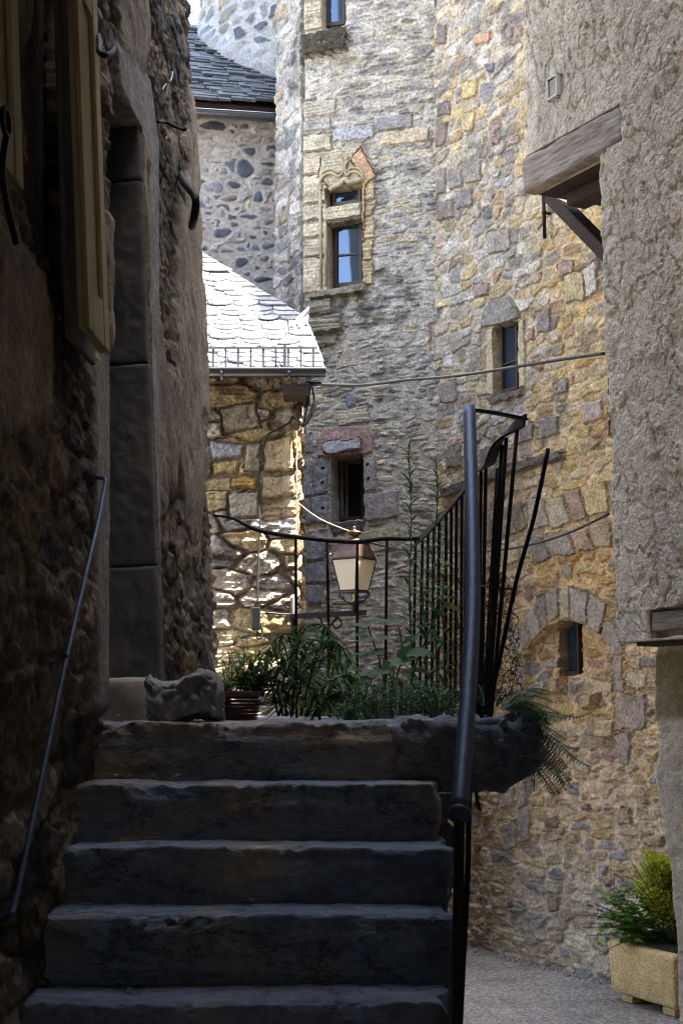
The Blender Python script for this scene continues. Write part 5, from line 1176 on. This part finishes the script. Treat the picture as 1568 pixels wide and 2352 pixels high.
# fern on the slab end
def frond(m, s_, pts, ln, wd):
    s_.tube(pts, .0016, 5)
    for f_, p, d in along(pts, 24):
        w_ = ln * min(1, .35 + f_ * 3) * (1.08 - f_) ** .75
        side = np.cross(d, (0, -.6, 1)); side /= np.linalg.norm(side)
        for sg in (-1, 1):
            dr = side * sg + d * .5 + np.array([0, rnd.uniform(-.15, .15), rnd.uniform(-.2, .05)]); leaf(m, p, dr, w_ * rnd.uniform(.85, 1.1), wd * (.5 + .5 * (1 - f_)), .6, 3)
st = MB(); lm = MB(); yb = 4.7
for pix in ([(1165, 1640), (1205, 1642), (1250, 1665), (1300, 1690), (1332, 1694)], [(1170, 1650), (1215, 1665), (1262, 1700), (1300, 1742)], [(1175, 1665), (1220, 1690), (1270, 1740), (1304, 1786)], [(1180, 1670), (1215, 1720), (1255, 1760), (1290, 1795)],
            [(1160, 1630), (1185, 1612), (1215, 1610), (1250, 1630)], [(1185, 1690), (1205, 1735), (1215, 1775)], [(1165, 1620), (1200, 1622), (1235, 1640), (1262, 1668)], [(1190, 1640), (1235, 1650), (1268, 1680)], [(1190, 1690), (1225, 1740), (1232, 1790)]):
    for rep_ in range(4):
        yy = yb + rnd.uniform(-.12, .2); jx, jy = rnd.uniform(-20, 22), rnd.uniform(-30, 34); pts = smoothpts([P(q[0] + jx * i / 3, q[1] + jy * i / 2, yy - .07 * i) for i, q in enumerate(pix)], 6); frond(lm, st, pts, .055, .0098)
plant('fern', P(1170, 1640, yb), 'dark fern hanging off the right end of the landing slab', 'fern', st, [('frond', lm, M_leaf_fern)])
st = MB(); lm = MB()
for pix in ([(1140, 1625), (1160, 1600), (1182, 1590)], [(1130, 1625), (1140, 1598), (1152, 1582)], [(1150, 1628), (1180, 1612), (1206, 1602)], [(1108, 1622), (1104, 1596), (1098, 1575)], [(1160, 1630), (1190, 1625), (1212, 1628)]):
    yy = 4.95; pts = smoothpts([P(*q, yy) for q in pix], 6); frond(lm, st, pts, .035, .006)
plant('fern', P(1140, 1630, 4.95), 'small upright fern between the bent balusters on the slab', 'fern', st, [('frond', lm, M_leaf_mid)])
# a dry scrap hanging under the slab
st = MB(); lm = MB(); a = P(1092, 1812, 4.6); st.tube(smoothpts([a + [0, 0, .03], P(1094, 1830, 4.6), P(1097, 1850, 4.6), P(1104, 1862, 4.6)]), .006, 6)
for k in range(30): leaf(lm, P(1095 + rnd.uniform(-4, 8), rnd.uniform(1826, 1864), 4.6), rdir(-1, .1), .02, .006, .4, 2)
plant('dry_root', a, 'shrivelled dark root hanging below the landing slab', 'root', st, [('foliage', lm, M_wood_dark)], sm=M_wood_dark)

# ------------------------------------------------------------------ lantern on its bracket
YL = 8.95
lan = thing('street_lantern', tuple(P(812, 1405, YL)), 'copper topped four sided street lantern with opal panes, sunlit on its right', 'lantern')
cL = P(813, 1355, YL); zl = lambda vy: P(813, vy, YL)[2]
def sq(zz, r, ang=R(95)): return [np.array([cL[0] + r * math.cos(ang + k * math.pi / 2), cL[1] + r * math.sin(ang + k * math.pi / 2), zz]) for k in range(4)]
pxm = YL / F; r_top = 51 * pxm; r_bot = 33 * pxm
z0, z1, z2, z3 = zl(1357), zl(1286), zl(1250), zl(1244)
A0, A1 = sq(z0, r_bot), sq(z1, r_top); mid0 = np.array([cL[0], cL[1], z0]); mid1 = np.array([cL[0], cL[1], z1])
for k in range(4):
    k2 = (k + 1) % 4; m = MB(); q = [A0[k] * .97 + A0[k2] * .03, A0[k2] * .97 + A0[k] * .03, A1[k2] * .98 + A1[k] * .02, A1[k] * .98 + A1[k2] * .02]; nn_ = np.cross(q[1] - q[0], q[3] - q[0]); nn_ /= np.linalg.norm(nn_)
    m.hexa([q[0], q[1], q[1] + nn_ * -.003, q[0] + nn_ * -.003, q[3], q[2], q[2] + nn_ * -.003, q[3] + nn_ * -.003]); m.build('pane', M_opal, lan)
m = MB()
for k in range(4): m.tube([A0[k], A1[k]], .0045, 6)
for A in (A0, A1):
    for k in range(4): m.tube([A[k], A[(k + 1) % 4]], .004, 6)
m.build('lantern_frame', M_iron, lan)
def ringslab(m, za, ra, zb_, rb):
    a_ = sq(za, ra); b_ = sq(zb_, rb); m.hexa(a_ + b_)
m = MB(); ringslab(m, z1 + .004, r_top * .99, z1 + .012, r_top * 1.03); ringslab(m, z1 + .013, r_top * 1.0, z2, r_top * .68); ringslab(m, z2 + .001, r_top * .74, z2 + .010, r_top * .74); m.build('lantern_roof', M_copper, lan, bevel=.002)
m = MB(); m.lathe((cL[0], cL[1], z2 + .011), [(.052, 0), (.048, .012), (.034, .018), (.026, .03), (.028, .042), (.044, .05), (.048, .058), (.036, .068), (.012, .074), (.009, .082), (.012, .09), (.004, .098)], 20); m.build('chimney_cap', M_copper, lan, smooth=True)
for k in range(4):
    c = sq(z1 + .013, r_top * 1.08)[k]; m = MB(); m.lathe(c, [(.003, 0), (.003, .008), (.008, .014), (.009, .019), (.006, .025), (.001, .027)], 10); m.build('corner_knob', M_galv, lan, smooth=True)
m = MB(); ringslab(m, z0 - .012, r_bot * 1.04, z0 - .004, r_bot * 1.1); m.build('base_ring', M_copper, lan, bevel=.002)
m = MB(); zb = zl(1403)
for k in range(4):
    c = sq(z0 - .008, r_bot * .95)[k]; cc_ = np.array([cL[0], cL[1], 0]); e = c - cc_; e[2] = 0
    m.tube(smoothpts([c, c + e * .05 + [0, 0, -.02], cc_ + e * .7 + [0, 0, c[2] - .05], cc_ + e * .25 + [0, 0, zb + .045], cc_ + e * .1 + [0, 0, zb + .02]]), .0045, 6)
m.tube([np.array([cL[0], cL[1], zb + .05]), np.array([cL[0], cL[1], zb - .005])], .011, 10); m.build('cradle', M_iron, lan, smooth=True)
m = MB(); m.lathe((cL[0], cL[1], zb + .045), [(.006, 0), (.008, .02), (.004, .03), (.010, .045), (.005, .06), (.004, .07)], 10); m.build('burner', M_brass, lan, smooth=True)
yw = YM - .03; aB = P(680, 1411, YL + .1)
m = MB(); eB = P(842, 1403, YL); eB2 = P(836, 1404, YL); zt_ = zl(1404) - .012
m.ribbon([np.array([xM - .02, YL + .12, zt_ - .012]), np.array([cL[0] + .07, YL, zt_ + .004])], [(0, 0, 1)] * 2, .03, .022); m.ribbon([np.array([xM - .02, YL + .12, zt_ - .012]), np.array([xM - .06, YM + .02, zt_ - .012])], [(0, 0, 1)] * 2, .03, .02); m.build('bracket_arm', M_iron, lan)
m = MB(); bx_ = xM - .012; m.ribbon([np.array([bx_, YL + .13, zt_ + .1]), np.array([bx_, YL + .13, zt_ - .32])], [(1, 0, 0)] * 2, .03, .012)
def spiral(c, r0, r1, a0, a1, n=22): return [np.array([c[0] + (r0 + (r1 - r0) * k / n) * math.cos(a0 + (a1 - a0) * k / n), c[1], c[2] + (r0 + (r1 - r0) * k / n) * math.sin(a0 + (a1 - a0) * k / n)]) for k in range(n + 1)]
for sg in (-1, 1):
    c = np.array([bx_ + sg * .024, YL + .13, zt_ + .055]); m.tube(spiral(c, .028, .008, R(180) if sg > 0 else 0, (R(180) - sg * 7.5) if sg > 0 else 7.5), .006, 6)
for cx_, r_, a0, a1 in ((P(725, 1427, YL)[0], .04, R(100), R(-190)), (P(770, 1425, YL)[0], .04, R(100), R(-190))):
    c = np.array([cx_, YL + .07, zt_ - .06]); sp = spiral(c, .045, .012, a0, a1); m.tube(sp, .006, 6)
m.tube(smoothpts([np.array([P(775, 1415, YL)[0], YL + .07, zt_ - .02]), np.array([P(752, 1440, YL)[0], YL + .08, zt_ - .09]), np.array([P(735, 1480, YL)[0], YL + .1, zt_ - .19]), np.array([bx_, YL + .125, zt_ - .28])]), .007, 6)
m.build('bracket_scroll', M_iron, lan, smooth=True)

# ------------------------------------------------------------------ cables and boxes
def cable(name, pts, rad, mat, label, cat='cable', n=8):
    m = MB(); m.tube(smoothpts([np.array(p) for p in pts], n), rad, 6); o_ = m.build(name, mat, smooth=True); return tag(o_, label, cat)
Rn = lambda x, y, n=.03: PR.px(x, y, n)
cable('overhead_cable', [P(708, 882, 9.12), P(760, 884, 9.0), P(840, 884, 8.85), P(930, 873, 8.6), P(1020, 866, 8.3), P(1100, 856, 8.1), P(1200, 840, 7.8), P(1300, 824, 7.4), P(1386, 812, 7.0)], .0085, M_cable, 'dark twisted overhead cable crossing from the slate house to the right wall', 'cable')
cable('thin_cable', [P(679, 1150, 9.2), P(705, 1172, 9.2), P(735, 1192, 9.15), P(770, 1208, 9.1), P(808, 1222, 9.0)], .004, M_cable_pale, 'pale thin cable running from the low house to the lantern top')
cable('thin_cable', [P(822, 1236, 9.0), P(850, 1246, 8.95), P(890, 1256, 8.9), P(960, 1266, 8.7), P(1060, 1270, 8.4), P(1150, 1263, 8.0), P(1230, 1248, 7.6), P(1310, 1222, 7.3), P(1398, 1180, 6.98)], .0065, M_cable, 'grey thin cable sagging from the lantern to the rendered right wall')
Mp = lambda x, y, n=.045: PM.px(x, y, n)
cable('wall_cable', [Mp(682, 884), Mp(676, 925), Mp(668, 965), Mp(640, 985), Mp(614, 1000), Mp(604, 1030), Mp(596, 1080), Mp(593, 1140), Mp(597, 1200), Mp(594, 1260), Mp(592, 1330), Mp(592, 1385)], .0065, M_cable, 'dark cable hanging down the ochre wall to the black box')
cable('wall_cable', [Mp(600, 1420, .06), Mp(606, 1410, .05), Mp(620, 1408), Mp(650, 1411), Mp(676, 1411)], .006, M_cable, 'short cable looping from the black box to the lantern bracket')
jb = thing('junction_box', tuple(Mp(588, 1420)), 'black electrical junction box hung on the sunlit ochre wall', 'junction box')
a = PM.st(579, 1456, .04); b = PM.st(599, 1396, .04); m = MB(); m.bx(PM, a[0], b[0], a[1] + .02, b[1], .035, .1); m.build('box_case', M_plastic, jb, bevel=.006)
m = MB(); m.bx(PM, a[0] + .012, b[0] - .015, b[1] + .001, b[1] + .035, .03, .05); m.build('box_lug', M_plastic, jb, bevel=.003)
m = MB(); m.tube(smoothpts([Mp(592, 1450, .06), Mp(590, 1462, .06), Mp(598, 1466, .06), Mp(603, 1452, .06), Mp(597, 1430, .07)]), .008, 6); m.build('cable_loop', M_cable, jb, smooth=True)
an = thing('cable_anchor', tuple(P(708, 885, 9.1)), 'dark insulators and clamps hanging from the gutter corner where the cable ends', 'cable clamp')
m = MB(); c = P(708, 884, 9.1); m.tube([c + np.array([.02 * math.cos(a_), 0, .02 * math.sin(a_)]) for a_ in np.linspace(0, 6.28, 14)], .005, 6); m.tube([P(668, 884, 9.15), P(705, 885, 9.1)], .006, 6); m.build('ring', M_iron, an, smooth=True)
for (xa_, ya_), (xb_, yb_), nm in (((706, 905), (699, 938), 'insulator'), ((714, 882), (738, 880), 'insulator')):
    m = MB(); p0, p1 = P(xa_, ya_, 9.1), P(xb_, yb_, 9.1)
    for k in range(6): q0 = p0 + (p1 - p0) * k / 6; q1 = p0 + (p1 - p0) * (k + .7) / 6; m.tube([q0, q1], [.015, .012], 10)
    m.tube([p0, p1], .008, 8); m.build(nm, M_plastic, an)
m = MB(); m.tube(smoothpts([P(700, 890, 9.1), P(711, 893, 9.1), P(710, 905, 9.1), P(705, 935, 9.1), P(700, 958, 9.1), P(697, 975, 9.1)]), .006, 6); m.tube(smoothpts([P(717, 890, 9.1), P(721, 912, 9.1), P(720, 930, 9.1), P(716, 945, 9.1), P(706, 968, 9.1), P(696, 978, 9.1)]), .006, 6); m.build('strap', M_iron, an, smooth=True)
m = MB(); m.tube([P(722, 928, 9.1), P(716, 948, 9.1)], .015, 8); m.tube([P(714, 950, 9.1), P(702, 974, 9.1)], .014, 8); m.tube([P(700, 972, 9.1), P(692, 980, 9.1)], .013, 8); m.build('clamp', M_plastic, an)

# ------------------------------------------------------------------ aggregate trough with flowers by the street
gA_ = G(1402, 2296); gB_ = G(1551, 2343); PT_ = Plane((gA_[0], gA_[1], 0), gB_ - gA_)
Ltr = np.linalg.norm((gB_ - gA_)[:2]) ; tr = thing('stone_trough', tuple(PT_.at(Ltr / 2, 0, -.2)), 'yellow washed aggregate concrete trough on low feet by the street', 'planter')
zt2 = PT_.st(1400, 2158)[1]
TX = Matrix.Identity(4)
for i in range(3): TX[i][0] = PT_.U[i]; TX[i][1] = -PT_.N[i]; TX[i][2] = PT_.V[i]; TX[i][3] = PT_.O[i]
zf = .045; W_ = .42
def flare(p):
    q = p.copy(); k = (p[:, 2] - zf) / (zt2 - zf); q[:, 0] += np.where(p[:, 0] < Ltr / 2, -1, 1) * .012 * k; q[:, 1] += np.where(p[:, 1] < W_ / 2, -1, 1) * .012 * k; return q
rough_box('trough', M_trough, tr, (0, 0, zf), (Ltr, W_, zt2), .02, .02, .003, 9, 400, xf=TX, warp=flare)
m = MB(); m.bx(PT_, .04, Ltr - .04, zt2 + .002, zt2 + .012, -W_ + .04, -.04); m.build('soil', M_soil, tr)
for a_, b_ in ((.06, .16), (Ltr - .16, Ltr - .05)):
    m = MB(); m.bx(PT_, a_, b_, .002, zf - .004, -.3, -.03); m.build('trough_foot', M_trough, tr, bevel=.006)
def tP(s_, d_, z_): return PT_.at(s_, z_, -d_)
# golden shrub
st = MB(); lm = MB(); c = tP(Ltr * .62, .2, 0); cz = zt2 + .36
for k in range(230):
    d_ = rdir(-.2, 1.3); d_ /= np.linalg.norm(d_); r_ = rnd.uniform(.6, 1.0); b_ = tP(Ltr * .62 + rnd.uniform(-.03, .03), .2 + rnd.uniform(-.03, .03), zt2); e = np.array([c[0], c[1], cz - .06]) + d_ * np.array([.28, .2, .24]) * r_ * (.85 + .3 * rnd.random()); pts = smoothpts([b_, b_ * .45 + e * .55 + np.array([0, 0, .02]), e], 3); st.tube(pts, .0015, 4)
    for f_, p, dd in along(pts, 26):
        if f_ > .38:
            for _ in range(2): leaf(lm, p + np.array([rnd.gauss(0, .008) for _ in range(3)]), rdir(-.1, 1), rnd.uniform(.016, .03), rnd.uniform(.009, .014), .3, 2)
for k in range(2600):
    d_ = rdir(-.55, 1.2); d_ /= np.linalg.norm(d_); lump = .75 + .35 * math.sin(d_[0] * 7 + d_[2] * 5) * math.sin(d_[1] * 6 + 2); r_ = lump * rnd.uniform(.55, 1) ** .5
    p = np.array([c[0], c[1], cz]) + d_ * np.array([.23, .18, .2]) * r_; leaf(lm, p, d_ * .6 + rdir(-.2, .9) * .7, rnd.uniform(.016, .03), rnd.uniform(.010, .016), .3, 2)
plant('golden_shrub', c + [0, 0, zt2], 'golden green rounded shrub in the right half of the concrete trough', 'shrub', st, [('foliage', lm, M_leaf_gold)])
# purple salvia
st = MB(); lm = MB(); fms = {}
heads = [(1340, 2095), (1362, 2075), (1385, 2025), (1345, 2150), (1352, 2100), (1378, 2060), (1398, 2070), (1412, 2040), (1368, 2090), (1404, 2000), (1410, 2015), (1390, 2085), (1350, 2120), (1420, 2062), (1495, 1985), (1380, 2130), (1395, 2180), (1430, 2030), (1335, 2130), (1505, 2000)]
for hx, hy in heads:
    y_ = 8.35 + rnd.uniform(-.1, .15); b_ = tP(Ltr * rnd.uniform(.1, .5), rnd.uniform(.1, .3), zt2); e = P(hx, hy, y_); pts = smoothpts([b_, b_ * .5 + e * .5 + np.array([rnd.gauss(0, .03), 0, .03]), e], 5); st.tube(pts, list(np.linspace(.003, .0014, len(pts))), 5)
    for f_, p, d in along(pts, 18):
        if f_ < .74:
            for _ in range(2): leaf(lm, p, rdir(-.2, .5), rnd.uniform(.03, .06), rnd.uniform(.02, .034), .6, 3, up=(0, -.4, .9))
        else:
            fms.setdefault((hx, hy), MB())
            for _ in range(4): leaf(fms[hx, hy], p, rdir(-.2, .6), .02, .009, .5, 2)
for k in range(130):
    p = tP(rnd.uniform(-.2, Ltr * .55), rnd.uniform(-.06, .3), zt2 + rnd.uniform(-.1, .3)); leaf(lm, p, rdir(-.4, .5), rnd.uniform(.035, .065), rnd.uniform(.022, .036), .7, 3, up=(0, -.4, .9))
plant('purple_salvia', tP(Ltr * .3, .2, zt2), 'straggling salvia with purple flower spikes at the left of the trough', 'plant', st, [('foliage', lm, M_leaf_mid)] + [('flower_spike', f_, M_flower) for f_ in fms.values()])

# loose grit gathered along the foot of the stone house
m = MB()
for k in range(420):
    s_ = rnd.uniform(-.1, 2.3); n_ = abs(rnd.gauss(0, .07)) + .02; r_ = rnd.uniform(.004, .014); p = PW.at(s_, r_ * .4, n_); q = [p + np.array([r_ * rnd.uniform(.6, 1.2) * math.cos(a_), r_ * rnd.uniform(.6, 1.2) * math.sin(a_), 0]) for a_ in np.linspace(0, 6.28, 6)[:-1]]
    b0 = len(m.v); m.v += [tuple(x - np.array([0, 0, r_ * .4])) for x in q] + [tuple(p + (x - p) * .6 + np.array([0, 0, r_ * .5])) for x in q]
    for i in range(5): m.f.append((b0 + i, b0 + (i + 1) % 5, b0 + 5 + (i + 1) % 5, b0 + 5 + i))
    m.f.append(tuple(b0 + 5 + i for i in range(5)))
o = m.build('loose_grit', plain('loose grit', (.12, .1, .085), (.35, .3, .25), 30, .9)); tag(o, 'loose grit scattered along the foot of the yellow stone wall', 'grit', kind='stuff')

m = MB()
for i, (y, z, x1) in enumerate(lv[:7]):
    for k in range(9):
        x = rnd.choice([rnd.uniform(-.72, -.45), rnd.uniform(-.7, x1 - .05)]); yy = y + rnd.uniform(.08, .19); leaf(m, (x, yy, z + .014), rdir(-.05, .25), rnd.uniform(.018, .045), rnd.uniform(.01, .022), .5, 3)
o = m.build('leaf_litter', leaf_mat('dry leaf', (.07, .045, .02), (.18, .11, .045), .2), smooth=True); tag(o, 'scattered dry brown leaves lying on the dark stone treads', 'leaf litter', kind='stuff')
